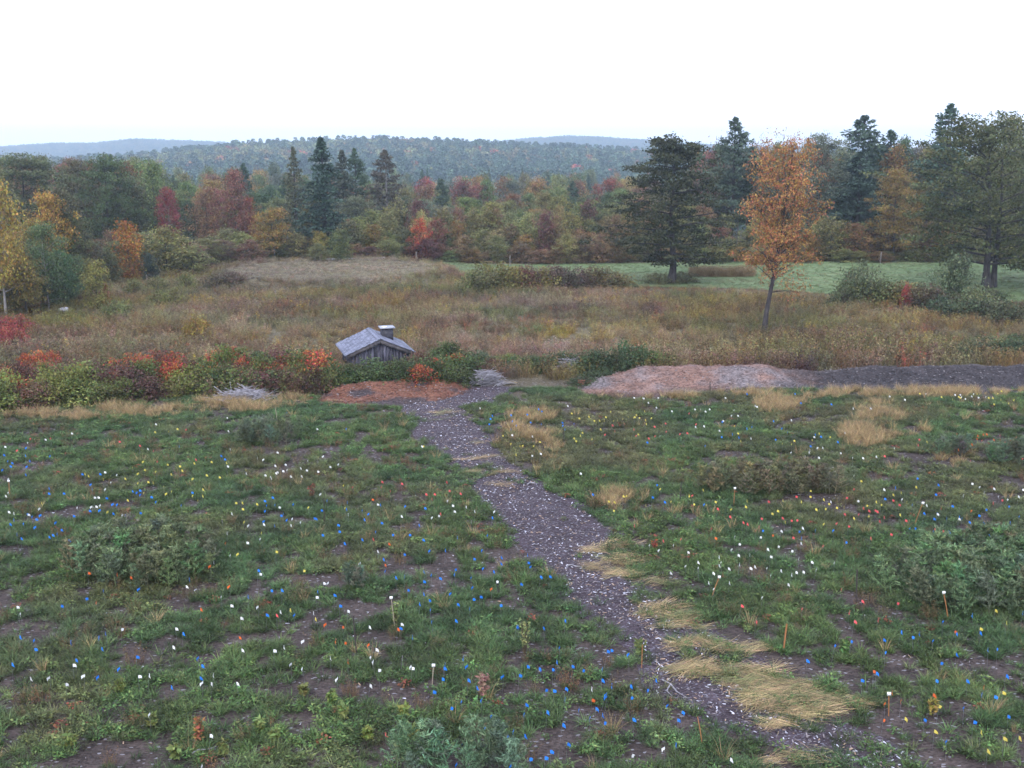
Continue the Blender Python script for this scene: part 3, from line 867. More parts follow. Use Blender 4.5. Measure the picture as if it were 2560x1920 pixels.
# chips lying on both heaps
Pn, Tn = [], []
for (A_, Cc, cnt, br) in ((PR, PC, 6500, 1.0), (RR, RC, 1800, 1.0)):
    ii = rng.integers(0, len(A_), cnt)
    p = A_[ii] + np.stack([rng.normal(0, .12, cnt), rng.normal(0, .10, cnt), np.full(cnt, .015)], 1)
    Pn.append(p); t = Cc[ii] * rng.uniform(.55, 1.7, cnt)[:, None]
    wh = rng.random(cnt) < .03; t[wh] = (.27, .25, .26); Tn.append(t)
Pn = np.concatenate(Pn); Tn = np.concatenate(Tn); n = len(Pn)
k_ = Pn[:, 2] > .03; Pn, Tn = Pn[k_], Tn[k_]; n = len(Pn)
scatter('mulch_chips', C_chip, 8, Pn, np.stack([rng.normal(0, .4, n), rng.normal(0, .4, n), rng.uniform(0, 6.28, n)], 1), uni(n, .7, 1.5), Tn, 'loose chips lying on the mulch bank and bark heap', 'wood chips')

# ------------------------------------------------------------------ trees and shrubs


def tree_geo(seed, H=10., R=3.2, cb=.25, prof='round', nb=24, ncl=7, lpc=26, leaf=.26, flatz=.5, r0=.2, lean=(0, 0), up=.45, cs=.13, top=.95, low_branch=None, lw=.62, extra_stem=None, brf=.36):
    rg = np.random.default_rng(seed)
    tb, cb_ = MB(), MB()
    PF = {'round': lambda s: math.sqrt(max(.05, 1 - (1.75 * s - .80) ** 2)), 'oval': lambda s: .45 + .55 * math.sin(math.pi * min(1, s * .85 + .12)) if s < .9 else .42,
          'cone': lambda s: 1.0 - .72 * s if s > .12 else .75, 'pyr': lambda s: np.interp(s, [0, .15, .45, .7, .9, 1], [.72, .95, 1., .66, .45, .22]),
          'broad': lambda s: np.interp(s, [0, .2, .55, .85, 1], [.8, .95, 1., .75, .4]), 'col': lambda s: np.interp(s, [0, .12, .3, .45, .6, .85, 1], [1.05, 1.05, .8, 1., 1., .95, .7])}[prof]
    k = 9
    tz = np.linspace(0, top * H, k)
    tx = lean[0] * (tz / H) * H + np.concatenate([[0], np.cumsum(rg.normal(0, .012 * H, k - 1))]) * .5
    ty = lean[1] * (tz / H) * H + np.concatenate([[0], np.cumsum(rg.normal(0, .012 * H, k - 1))]) * .5
    tp = np.stack([tx, ty, tz], 1)
    tr = r0 * (1 - .9 * (tz / (top * H)) ** .8) ; tr[0] *= 1.35
    tb.tube(tp, tr, 8)
    if extra_stem:
        e = tp + np.array(extra_stem) * np.linspace(1, 2.2, k)[:, None]; e[0, 2] = 0
        tb.tube(e, tr * .8, 7)
    at = lambda z: np.array([np.interp(z, tz, tx), np.interp(z, tz, ty), z])
    C = []
    for i in range(nb):
        s = (i + .5 + rg.uniform(-.4, .4)) / nb
        zz = (cb + (1 - cb) * s) * H
        az = i * 2.39996 + rg.normal(0, .35)
        L = R * PF(min(max(s, 0), 1)) * rg.uniform(.72, 1.12)
        sl = up * (.35 + .9 * s)
        st = min(max(zz - L * sl, cb * H * .8), top * H * .97)
        p0 = at(st); end = np.array([p0[0] + L * math.cos(az), p0[1] + L * math.sin(az), min(zz + rg.normal(0, .02 * H), H)])
        mid = (p0 + end) / 2 + np.array([0, 0, -.06 * L * (1 - up) + .05 * L]) + rg.normal(0, .03 * L, 3)
        q = np.linspace(0, 1, 6)[:, None]
        bp = (1 - q) ** 2 * p0 + 2 * q * (1 - q) * mid + q ** 2 * end
        br = r0 * brf * (1 - .55 * s) * np.linspace(1, .18, 6)
        tb.tube(bp, br, 5)
        for c_ in range(ncl):
            f = rg.uniform(.32, 1.0) ** .8
            b0 = bp[min(5, int(f * 5))]
            off = rg.normal(0, .17 * L + .02 * H, 3) * np.array([1, 1, .5])
            ce = b0 + off
            ce[2] = min(max(ce[2], cb * H * .75), H)
            if rg.random() < .6:
                tb.tube([b0, (b0 + ce) / 2 + [0, 0, .02], ce], [br[3] * .5, br[3] * .35, .012], 3)
            m = int(lpc * rg.uniform(.5, 1.4))
            C.append(ce + np.clip(rg.normal(0, 1, (m, 3)), -1.7, 1.7) * np.array([cs, cs, cs * flatz]) * R * rg.uniform(.7, 1.2))
    for c_ in range(int(nb * .25)):
        m = lpc
        C.append(at(H * top * rg.uniform(.86, 1.02)) + rg.normal(0, .1 * R, 3) + rg.normal(0, 1, (m, 3)) * np.array([cs, cs, cs]) * R * .8)
    if low_branch:
        for (z, az, L, rise) in low_branch:
            p0 = at(z); end = p0 + np.array([L * math.cos(az), L * math.sin(az), rise])
            q = np.linspace(0, 1, 5)[:, None]; bp = (1 - q) ** 2 * p0 + 2 * q * (1 - q) * ((p0 + end) / 2 + [0, 0, .1 * L]) + q ** 2 * end
            tb.tube(bp, np.linspace(.035, .012, 5), 4)
            for f in (2, 3, 3, 4, 4):
                C.append(bp[f] + rg.normal(0, .08 * L, 3) + rg.normal(0, 1, (lpc, 3)) * np.array([.16, .12, .07]) * L)
    C = np.concatenate(C); n = len(C)
    cb_.leaves(C, leaf * rg.uniform(.7, 1.35, n), leaf * lw * rg.uniform(.7, 1.3, n), rg, .55)
    return [('trunk', tb.mesh('trunk', True), 'bark'), ('crown', cb_.mesh('crown'), 'leaf')]


def conifer_geo(seed, H=10., R=2.2, cb=.12, nwh=22, kind='spruce', leaf=.34, r0=.17, dens=22, sparse_top=False):
    rg = np.random.default_rng(seed); tb, cb_ = MB(), MB()
    tb.tube([[0, 0, 0], [.04, 0, H * .5], [0, .03, H * .99]], [r0, r0 * .6, .02], 7)
    C, A = [], []
    for i in range(nwh):
        s = i / (nwh - 1); z = H * (cb + (.985 - cb) * s)
        rad = R * (np.interp(s, [0, .1, .5, .8, 1], [.85, 1, .82, .46, .06]) if kind == 'spruce' else np.interp(s, [0, .15, .5, .8, .93, 1], [.7, 1, .82, .5, .28, .08]))
        for q in range(rg.integers(4, 7) if kind == 'spruce' else rg.integers(5, 8)):
            if kind == 'pine' and rg.random() < .10: continue
            az = rg.uniform(0, 6.283); L = rad * rg.uniform(.55, 1.18)
            rise = (-.18 if kind == 'spruce' else rg.uniform(.0, .35)) * L * (1 if s < .8 else -.6 if kind == 'spruce' else 1)
            p0 = np.array([0, 0, z]); e = p0 + np.array([L * math.cos(az), L * math.sin(az), rise])
            tb.tube([p0, (p0 + e) / 2 + [0, 0, -.02 * L], e], [.03 * (1.2 - s), .02 * (1.2 - s) + .004, .006], 3)
            m = int(dens * (.35 + L / R))
            f = rg.uniform(.18 if kind == 'spruce' else .38, 1.03, m)[:, None]
            sd_ = np.array([-math.sin(az), math.cos(az), 0])
            lat = rg.normal(0, .17 * L + .05, m)[:, None]
            p = p0 * (1 - f) + e * f + sd_ * lat + np.stack([np.zeros(m), np.zeros(m), rg.normal(0 if kind == 'spruce' else .08, .09, m) - (.12 * np.abs(lat[:, 0]) if kind == 'spruce' else 0)], 1)
            C.append(p); A.append(np.array([math.cos(az), math.sin(az), .1]) + rg.normal(0, .6, (m, 3)))
    C.append(np.stack([rg.normal(0, .08, 30), rg.normal(0, .08, 30), rg.uniform(.9, 1.01, 30) * H], 1)); A.append(np.tile([0, 0, 1.], (30, 1)) + rg.normal(0, .5, (30, 3)))
    C = np.concatenate(C); A = np.concatenate(A); n = len(C)
    cb_.leaves(C, leaf * rg.uniform(.7, 1.4, n), leaf * .42 * rg.uniform(.7, 1.3, n), rg, .7, A)
    return [('trunk', tb.mesh('trunk', True), 'bark'), ('crown', cb_.mesh('crown'), 'needle')]


def shrub_geo(seed, H=1.5, R=1.1, nst=12, ncl=70, lpc=26, leaf=.115, cs=.16, upright=0.0, lw=.6):
    rg = np.random.default_rng(seed); tb, cb_ = MB(), MB(); C = []
    for i in range(nst):
        az = rg.uniform(0, 6.283); rr = R * rg.uniform(.2, .9) * (1 - upright * .5)
        e = np.array([rr * math.cos(az), rr * math.sin(az), H * rg.uniform(.55, 1.0)])
        tb.tube([[.1 * math.cos(az), .1 * math.sin(az), 0], list(e * [.45, .45, .6]), list(e)], [.022, .014, .005], 4)
        if upright:
            for t in np.linspace(.3, 1, 7):
                C.append(e * [t ** 1.4, t ** 1.4, t] + rg.normal(0, 1, (lpc, 3)) * [.09, .09, .12])
    for i in range(ncl):
        d = rg.normal(size=3); d[2] = abs(d[2]); d /= np.linalg.norm(d)
        ce = d * np.array([R, R, H * .95]) * rg.uniform(.45, 1.0) ** .7
        ce[2] = max(ce[2], .08)
        m = int(lpc * rg.uniform(.5, 1.4))
        C.append(ce + rg.normal(0, 1, (m, 3)) * cs * np.array([1, 1, .7]) * R * rg.uniform(.7, 1.2))
    C = np.concatenate(C); C[:, 2] = np.where(C[:, 2] < .03, .03 + rg.random(len(C)) * .1, C[:, 2]); n = len(C)
    cb_.leaves(C, leaf * rg.uniform(.7, 1.4, n), leaf * lw * rg.uniform(.7, 1.3, n), rg, .5, None if not upright else rg.normal(size=(n, 3)) + [0, 0, 1.4])
    return [('stems', tb.mesh('stems', True), 'stem'), ('foliage', cb_.mesh('foliage'), 'leaf')]


def near(x, y, marks):
    return min(marks, key=lambda m: (m[1] - x) ** 2 + (m[2] - y) ** 2)[0]


def near_u(u, marks):
    return min(marks, key=lambda m: abs(m[1] - u))[0]


WOODMARK = [('golden trees', 40), ('black trunked oak', 225), ('crimson topped tree', 358), ('tall rust brown tree', 500), ('largest spruce', 690), ('thin greyish pine', 832), ('red orange sapling', 930), ('thicket island', 1080), ('grey fence post', 1190), ('pale fence post', 1310), ('dark pyramidal oak', 1450), ('orange maple', 1670), ('ragged tall pine', 1860), ('tan orange maple', 1950), ('twin trunked oak', 2130)]
BELTMARK = [('tall gold leaved tree', 20), ('first cluster of red sumacs', 110), ('second cluster of red sumacs', 290), ('lone yellow orange bush', 420), ('heap of grey sticks', 540), ('left tip of the bark heap', 680), ('board shed', 820), ('rounded brush pile', 985)]


def plant(name, parts, loc, sx, sz, rz, col, label, cat, group=None, bark=None):
    e = empty(name, loc, rz, (sx, sx, sz))
    for (pn, me, mt) in parts:
        if not me.materials: me.materials.append(M[mt])
        o = bpy.data.objects.new(pn, me); o.parent = e; COL.objects.link(o)
        o.color = (*col, 1) if mt in ('leaf', 'needle') else (1, 1, 1, 1)
        if bark and mt == 'bark':
            o.material_slots[0].link = 'OBJECT'; o.material_slots[0].material = M[bark]
    return tag(e, label, cat, group)


DEC = [tree_geo(100 + s, 10, 3.4, c, p, nb, 8, 38, .245, .6, .17, up=u_, cs=.15) for s, (p, c, nb, u_) in enumerate([('round', .22, 24, .5), ('oval', .15, 26, .6), ('broad', .2, 26, .4), ('round', .3, 22, .5), ('oval', .25, 24, .7), ('pyr', .12, 28, .4)])]
BIG = [tree_geo(180 + s, 10, 3.4, .16, p, 34, 9, 62, .155, .45, .15, up=.4, cs=.105) for s, p in enumerate(['broad', 'round'])]
SAP = [tree_geo(120 + s, 5, 1.6, .08, p, 20, 7, 28, .165, .8, .06, up=.9, cs=.17) for s, p in enumerate(['oval', 'round', 'oval', 'pyr', 'broad'])]
SPR = [conifer_geo(140, 10, 2.0, .06, 28, 'spruce', .28, dens=44), conifer_geo(141, 10, 1.8, .10, 28, 'spruce', .28, dens=34)]
PIN = [conifer_geo(145, 10, 2.2, .22, 24, 'pine', .26, dens=52), conifer_geo(146, 10, 2.0, .32, 20, 'pine', .26, dens=50), conifer_geo(147, 10, 2.0, .15, 24, 'pine', .26, dens=50)]
SHR = [shrub_geo(160 + s) for s in range(5)]
WIL = [shrub_geo(170, 2.6, 1.6, 46, 110, 34, .13, .13, 1.0, .40)]

OLIVE = (.125, .125, .045); DGREEN = (.055, .080, .036); GREEN = (.105, .13, .048); RUST = (.155, .088, .046); RED = (.26, .055, .035); ORANGE = (.36, .155, .04)
GOLD = (.30, .215, .05); TANO = (.27, .17, .06); YGREEN = (.185, .19, .06); MAROON = (.12, .055, .045); SPRUCE = (.038, .062, .042); PINE = (.05, .078, .048); GREYG = (.10, .11, .075); BROWN = (.15, .10, .055)


def jit(c, s=.12):
    f = 1 + rng.normal(0, s)
    return tuple(max(.01, k * f * (1 + rng.normal(0, .05))) for k in c)


def tree(parts, u, vbase, vtop, halfw, col, label, d=None, name='tree', cat='tree', group=None, Hp=10., Rp=3.4, bark=None, rz=None):
    """a tree whose foot stands on the ground at distance d, its height and spread measured in the photo"""
    if d is None:
        x, y = G(u, vbase)
    else:
        y = d; x, _ = atd(u, vtop, d)
    zg = float(terrain(np.array([x]), np.array([y]))[0])
    _, zt = atd(u, vtop, y)
    h = max(1.0, zt - zg)
    w_ = halfw * K / F * math.hypot(y, CH)
    if parts not in HERO and max(col) < .2: col = tuple(min(.6, c * 1.3) for c in col)
    return plant(name, parts, (x, y, zg - .05), w_ / Rp, h / Hp, rng.uniform(0, 6.283) if rz is None else rz, jit(col, .06), label, cat, group, bark)


HERO = []
# ---- trees that stand out
oak = tree_geo(201, 11.6, 4.7, .19, 'pyr', 34, 9, 74, .20, .30, .27, up=.22, cs=.080, top=.93)
HERO.append(oak)
tree(oak, 1450, 612, 294, 155, (.056, .070, .032), 'dark green pyramidal oak with thick black trunk at the hayfield edge', name='oak_tree', Hp=11.6, Rp=5.1, rz=.4)
maple = tree_geo(205, 11.8, 2.25, .345, 'col', 46, 8, 46, .125, .6, .19, brf=.24, lean=(.085, 0), up=1.3, cs=.115, top=.95, low_branch=[(2.55, -.1, 1.75, .05)])
HERO.append(maple)
tree(maple, 1650, 724, 276, 77, (.40, .185, .066), 'slender orange maple with bare leaning trunk standing alone in the field', name='maple_tree', Hp=11.8, Rp=2.35, rz=0)
oak2 = tree_geo(209, 13.2, 5.6, .17, 'broad', 40, 9, 74, .20, .36, .27, lean=(-.02, 0), up=.42, cs=.080, top=.9, extra_stem=(.55, .2, 0))
tree(oak2, 2130, 622, 248, 185, (.066, .074, .030), 'broad olive green oak with twin trunks behind the willow bush', name='oak_tree', Hp=13.2, Rp=5.8, rz=0)
tree(BIG[0], 2290, 640, 300, 110, (.095, .10, .045), 'olive oak past the twin trunked oak, cut by the picture edge', d=84, name='oak_tree')
# pines and others behind the hayfield on the right
tree(PIN[0], 1590, 560, 257, 66, PINE, 'tall dark pine rising behind the gap between oak and orange maple', d=112, name='pine_tree', Rp=2.2)
tree(PIN[1], 1625, 560, 320, 60, PINE, 'shorter dark pine just behind the orange maple crown', d=116, name='pine_tree', Rp=2.0)
tree(PIN[2], 1868, 560, 252, 84, PINE, 'ragged tall pine with thin broken top behind the hayfield', d=114, name='pine_tree', Rp=2.0)
tree(PIN[0], 1925, 560, 284, 66, PINE, 'dark pine beside the ragged tall pine behind the hayfield', d=118, name='pine_tree', Rp=2.2)
tree(PIN[1], 2052, 560, 228, 70, PINE, 'tallest spire topped pine rising over the twin trunked oak', d=104, name='pine_tree', Rp=2.0)
tree(PIN[2], 1860, 560, 330, 70, SPRUCE, 'dense blue green pine with low branches beside the tan maple', d=106, name='pine_tree', Rp=2.0)
tree(BIG[1], 1780, 560, 290, 72, GREYG, 'grey green round tree just right of the orange maple behind hayfield', d=110, name='tree')
tree(DEC[4], 1545, 560, 318, 55, (.17, .10, .075), 'thin rust grey tree between dark oak and tall pine', d=120, name='tree')
tree(BIG[1], 1945, 566, 365, 62, (.25, .155, .055), 'tan orange maple left of the twin trunked oak', d=100, name='maple_tree')
tree(DEC[5], 2010, 566, 320, 60, (.13, .115, .05), 'olive brown tree between tan maple and twin trunked oak', d=106, name='tree')
tree(DEC[3], 1715, 560, 330, 55, GREYG, 'grey green tree hidden behind the orange maple crown', d=108, name='tree')
tree(BIG[1], 2200, 560, 250, 100, OLIVE, 'tall olive tree in the wood behind the twin trunked oak', d=105, name='tree')
tree(SAP[1], 1800, 566, 470, 48, (.17, .15, .055), 'yellow green sapling with orange tips at the hayfield wood edge', d=101, name='sapling', Hp=5, Rp=1.6)
tree(SAP[0], 1850, 566, 480, 36, (.24, .13, .06), 'orange tipped sapling before the dense blue green pine', d=100, name='sapling', Hp=5, Rp=1.6)
# spruces in the middle
tree(SPR[0], 693, 560, 296, 66, SPRUCE, 'largest dark spruce in the middle of the far wood edge', d=104, name='spruce_tree', Rp=2.0)
tree(SPR[1], 633, 560, 318, 36, (.07, .085, .045), 'narrow pale spruce left of the largest dark spruce', d=116, name='spruce_tree', Rp=1.8)
tree(SPR[1], 738, 560, 325, 46, (.05, .068, .045), 'spruce close right of the largest dark spruce', d=118, name='spruce_tree', Rp=1.8)
tree(PIN[2], 766, 560, 322, 36, PINE, 'pine with bare top branches right of the spruces', d=122, name='pine_tree', Rp=2.0)
tree(PIN[1], 832, 560, 326, 44, (.085, .08, .055), 'thin greyish pine with see through crown above rust trees', d=118, name='pine_tree', Rp=2.0, bark='palebark')
tree(SPR[0], 525, 540, 352, 36, PINE, 'small dark spruce behind the rust red trees', d=140, name='spruce_tree', Rp=2.0)
# left wood
tree(DEC[4], 14, 690, 385, 62, (.27, .20, .05), 'tall gold leaved tree with pale straight trunk at left field edge', name='tree', bark='palebark')
tree(DEC[1], 95, 640, 412, 46, (.33, .225, .045), 'golden yellow tree behind the green aspens at left', d=76, name='tree')
tree(DEC[1], 88, 655, 480, 46, (.075, .115, .045), 'bluish green aspen in front of the golden yellow tree', d=68, name='aspen_tree', bark='palebark')
tree(DEC[0], 130, 640, 540, 38, (.058, .098, .042), 'low dense green aspen over thin pale trunks', d=70, name='aspen_tree', bark='palebark')
tree(DEC[3], 45, 670, 560, 46, (.20, .15, .05), 'brown gold bushy tree beneath the tall gold leaved tree', d=65, name='tree')
tree(BIG[0], 40, 560, 332, 110, (.075, .088, .038), 'large dark oak above the golden trees at the left', d=104, name='oak_tree')
tree(BIG[1], 175, 560, 345, 66, (.085, .085, .042), 'grey olive oak between two dark oaks at the left', d=108, name='oak_tree')
tree(BIG[0], 220, 524, 334, 78, (.060, .080, .034), 'dark oak with black trunk beyond the orange pear shaped tree', d=100, name='oak_tree')
tree(DEC[3], 275, 524, 375, 50, (.075, .082, .038), 'smaller dark oak right of the dark oak with black trunk', d=104, name='oak_tree')
tree(DEC[5], -60, 600, 340, 90, OLIVE, 'olive tree at the far left margin behind gold trees', d=92, name='tree')
tree(SAP[0], 212, 668, 560, 34, (.23, .20, .06), 'yellow green sapling with one red side at the field edge', name='sapling', Hp=5, Rp=1.6)
tree(SAP[3], 231, 665, 608, 9, (.34, .09, .04), 'small red sapling against the yellow green sapling', name='sapling', Hp=5, Rp=1.6)
tree(SAP[0], 271, 600, 474, 36, (.36, .165, .04), 'orange pear shaped tree at the left wood edge', d=84, name='tree', Hp=5, Rp=1.6)
tree(SAP[1], 322, 606, 548, 24, (.035, .055, .04), 'dark blue green bush right of the orange pear shaped tree', d=83, name='shrub', cat='shrub', Hp=5, Rp=1.6)
tree(SAP[2], 352, 600, 488, 56, YGREEN, 'wide yellow green tree right of the orange pear shaped tree', d=88, name='tree', Hp=5, Rp=1.6)
tree(SAP[4], 415, 600, 530, 46, (.17, .16, .06), 'olive yellow bush left of the grassy knoll', d=88, name='shrub', cat='shrub', Hp=5, Rp=1.6)
tree(DEC[3], 358, 560, 402, 28, (.24, .05, .05), 'crimson topped tree with pale bare trunk in left wood', d=104, name='maple_tree', bark='palebark')
tree(DEC[0], 445, 560, 404, 40, (.19, .11, .06), 'rust orange round tree left of the red tree', d=106, name='tree')
tree(DEC[5], 500, 560, 368, 38, (.17, .085, .05), 'tall rust brown tree with red flank left of the spruces', d=108, name='tree')
tree(DEC[1], 535, 560, 425, 24, (.31, .085, .04), 'red orange tree tucked behind the tan bushy tree', d=110, name='maple_tree')
tree(DEC[0], 588, 560, 448, 48, (.27, .175, .055), 'tan orange bushy tree left of the largest spruce', d=100, name='tree')
tree(SAP[0], 690, 562, 497, 22, (.27, .195, .05), 'small golden column shaped sapling at the foot of the spruces', d=101, name='sapling', Hp=5, Rp=1.6)
tree(SAP[1], 640, 560, 520, 40, (.13, .08, .065), 'dull maroon bush below the tan bushy tree', d=103, name='shrub', cat='shrub', Hp=5, Rp=1.6)
tree(SAP[2], 520, 560, 500, 44, YGREEN, 'yellow green bush at the upper left of the grassy knoll', d=98, name='shrub', cat='shrub', Hp=5, Rp=1.6)
tree(SAP[0], 555, 560, 498, 22, (.30, .17, .05), 'orange tipped sapling behind the grassy knoll', d=101, name='sapling', Hp=5, Rp=1.6)
tree(SAP[3], 905, 556, 470, 26, (.40, .095, .045), 'bright red orange sapling in the middle of the wood edge', d=100, name='sapling', Hp=5, Rp=1.6)

for (u, vb, vt, hw, c_, p_, lab) in ((150, 640, 455, 46, (.10, .105, .045), 3, 'olive tree between the aspens and the orange pear shaped tree'), (110, 648, 500, 40, (.085, .115, .045), 0, 'blue green aspen behind thin pale trunks'),
        (175, 630, 500, 40, (.08, .095, .045), 1, 'dull green tree behind the yellow green sapling'), (60, 664, 470, 50, (.23, .17, .05), 0, 'gold brown tree between tall gold tree and aspens'), (20, 676, 500, 56, (.19, .14, .05), 2, 'brown gold tree behind the tall pale trunk'),
        (200, 620, 515, 36, (.13, .085, .05), 0, 'brown tree behind the yellow green sapling'), (245, 606, 520, 36, (.10, .11, .045), 3, 'olive bush left of the orange pear shaped tree'), (310, 600, 500, 44, (.12, .13, .05), 1, 'olive green tree right behind the orange pear shaped tree'),
        (385, 596, 510, 44, (.17, .165, .06), 0, 'yellow olive bush at the foot of the left wood'), (440, 590, 515, 44, (.14, .13, .05), 2, 'olive bush touching the left foot of the knoll'), (480, 584, 515, 38, (.12, .075, .05), 3, 'brown bush above the left flank of the knoll'), (130, 640, 400, 52, (.085, .09, .042), 3, 'tall olive oak right above the golden yellow tree')):
    dd_ = G(u, vb)[1] + 3.5
    tree(DEC[p_], u, vb, vt, hw, c_, lab, d=dd_, name='tree' if 'bush' not in lab else 'shrub', cat='tree' if 'bush' not in lab else 'shrub')

for (u, vb, vt, hw, lab) in ((84, 668, 530, 42, 'dense leafy green aspen sapling over the thin pale trunks'), (128, 658, 548, 36, 'round leafy green aspen sapling right of the dense one'), (166, 644, 556, 34, 'small leafy green aspen sapling left of the yellow green sapling'), (40, 680, 590, 40, 'brown gold undergrowth sapling beside the tall pale trunk')):
    tree(SAP[1] if u != 84 else SAP[4], u, vb, vt, hw, (.085, .125, .045) if 'green' in lab else (.18, .13, .05), lab, d=G(u, vb)[1] + 2, name='sapling', Hp=5, Rp=1.6)
for (u, vb, vt, hw, c_, lab) in ((190, 640, 560, 36, (.14, .135, .05), 'olive yellow bush behind the yellow green sapling'), (232, 618, 540, 34, (.12, .125, .05), 'olive sapling between yellow green sapling and orange pear shaped tree'), (105, 668, 600, 30, (.16, .12, .05), 'low brown gold bush at the foot of the aspens'),
        (150, 652, 590, 30, (.10, .12, .045), 'low green bush at the right foot of the aspens'), (65, 676, 610, 30, (.15, .10, .05), 'low russet bush under the aspens'), (5, 690, 590, 46, (.21, .155, .05), 'gold brown bush around the tall pale trunk'), (45, 684, 545, 40, (.22, .17, .05), 'gold sapling right of the tall pale trunk')):
    tree(SAP[2] if hw < 36 else SAP[1], u, vb, vt, hw, c_, lab, d=G(u, vb)[1] + 1, name='sapling' if 'sapling' in lab.split(' between')[0] else 'shrub', cat='tree' if 'sapling' in lab.split(' between')[0] else 'shrub', Hp=5, Rp=1.6)
# ---- wood edge saplings
EDGE = [((.205, .20, .075), 'yellow green sapling in the hedge along the far wood edge', 'yellow green wood edge saplings'), ((.17, .11, .06), 'brown rust sapling in the hedge along the far wood edge', 'brown wood edge saplings'),
        ((.125, .13, .055), 'dull green sapling in the hedge along the far wood edge', 'green wood edge saplings'), ((.13, .065, .05), 'maroon sapling in the hedge along the far wood edge', 'maroon wood edge saplings'), ((.25, .155, .055), 'orange gold sapling in the hedge along the far wood edge', 'gold wood edge saplings')]
for u in np.arange(735, 2240, 27):
    for row, (dd, lo, hi) in enumerate(((99.5, 500, 545), (103, 455, 505), (108, 425, 465))):
        if u > 1560 and row == 2: continue
        uu = u + rng.uniform(-12, 12) + row * 9
        if u < 800: lo, hi = lo + 14, hi + 10
        if u > 1560: lo, hi = lo + 12, hi + 18
        if row == 0: kk = rng.choice(5, p=[.25, .22, .25, .13, .15])
        elif row == 1: kk = rng.choice(5, p=[.42, .2, .18, .08, .12])
        else: kk = rng.choice(5, p=[.55, .15, .15, .05, .1])
        c_, lab, grp = EDGE[kk]
        lab = ['low ', 'middling ', 'tall '][row] + lab.split(' in ')[0] + ' of the wood edge by the ' + near_u(uu, WOODMARK); grp = lab
        if row == 0 and 1000 < u < 1350: dd = 98.0
        tree(SAP[rng.integers(0, 5)], uu, 560, rng.uniform(lo, hi), rng.uniform(24, 38), jit(c_, .15), lab, d=dd + rng.uniform(-1, 1.2), name='sapling', group=grp, Hp=5, Rp=1.6)
for u in np.arange(270, 735, 33):
    kk = rng.choice(5, p=[.35, .2, .25, .1, .1]); c_, _, _ = EDGE[kk]
    lab = ['yellow green', 'brown', 'dull green', 'maroon', 'orange gold'][kk] + ' sapling filling the wood edge by the ' + near_u(u, WOODMARK)
    tree(SAP[rng.integers(0, 5)], u + rng.uniform(-12, 12), 560, rng.uniform(490, 530), rng.uniform(26, 40), jit(c_, .15), lab, d=97 + rng.uniform(-4, 6) if u > 420 else 92 + rng.uniform(-3, 6), name='sapling', group=lab, Hp=5, Rp=1.6)
# thin pale trunks and undergrowth under the aspens
for (u, v) in ((77, 672), (102, 668), (122, 664), (140, 658), (30, 684), (175, 640), (52, 672)):
    tree(SAP[rng.integers(0, 5)], u, v, v - rng.uniform(75, 110), 22, (.085, .10, .045), 'thin pale stemmed young aspen along the left wood edge', name='aspen_tree', group='young aspens at left', Hp=5, Rp=1.6, bark='palebark')
for (u, v) in ((60, 668), (90, 662), (115, 658), (150, 648), (180, 632), (210, 615), (240, 600), (20, 680), (300, 596), (350, 594)):
    tree(SAP[rng.integers(0, 5)], u, v, v - rng.uniform(60, 120), 32, jit(DGREEN if rng.random() < .6 else BROWN, .15), 'dark undergrowth sapling inside the left wood', d=G(u, v)[1] + 4, name='sapling', group='undergrowth of the left wood', Hp=5, Rp=1.6)

# ---- wood behind the edge
WOODS = [('olive broadleaf tree in the wood behind the saplings', OLIVE), ('dark green broadleaf tree in the wood behind the saplings', DGREEN), ('rust brown broadleaf tree in the wood behind the saplings', RUST),
         ('red autumn maple in the wood behind the saplings', (.20, .07, .05)), ('green broadleaf tree in the wood behind the saplings', GREEN), ('tan orange tree in the wood behind the saplings', TANO), ('grey green tree in the wood behind the saplings', GREYG)]
for (dd, lo, hi, stp, hw) in ((118, 415, 450, 46, 40), (136, 396, 430, 44, 38), (165, 385, 412, 40, 34), (205, 378, 400, 36, 30), (260, 372, 392, 32, 26), (330, 368, 388, 30, 22)):
    for u in np.arange(-60, 2280, stp):
        uu = u + rng.uniform(-.5, .5) * stp
        l_, h_ = lo, hi
        if uu < 330: l_, h_ = min(lo, 336), min(hi, 362)
        elif uu < 620: l_, h_ = lo - 16, hi - 10
        elif 600 < uu < 1000: l_, h_ = lo - 4, hi + 8
        elif uu > 1500:
            if dd > 170: continue
            l_, h_ = (300, 345) if dd < 150 else (310, 340)
        if dd >= 205 and uu < 250: continue
        pw = [.31, .15, .12, .02, .22, .08, .10] if uu > 600 else [.26, .28, .09, .05, .22, .04, .06]
        kk = rng.choice(7, p=pw); lab, c_ = WOODS[kk]
        wh = {118: 'close behind', 136: 'behind', 165: 'well behind', 205: 'far behind', 260: 'very far behind', 330: 'in the valley beyond'}[dd] + ' the ' + near_u(uu, WOODMARK)
        lab = lab.split(' in ')[0] + ' in the wood ' + wh
        if rng.random() < .12 and dd > 130:
            tree((SPR + PIN)[rng.integers(0, 5)], uu, 560, rng.uniform(l_, h_) - 8, hw * .7, PINE, 'dark conifer in the wood ' + wh, d=dd + rng.uniform(-8, 8), name='pine_tree', group='dark conifer in the wood ' + wh, Rp=2.0)
        else:
            tree(DEC[rng.integers(0, 6)], uu, 560, rng.uniform(l_, h_), hw * rng.uniform(.8, 1.2), jit(c_, .12), lab, d=dd + rng.uniform(-8, 8), name='tree', group=lab, bark='palebark' if rng.random() < .3 else None)

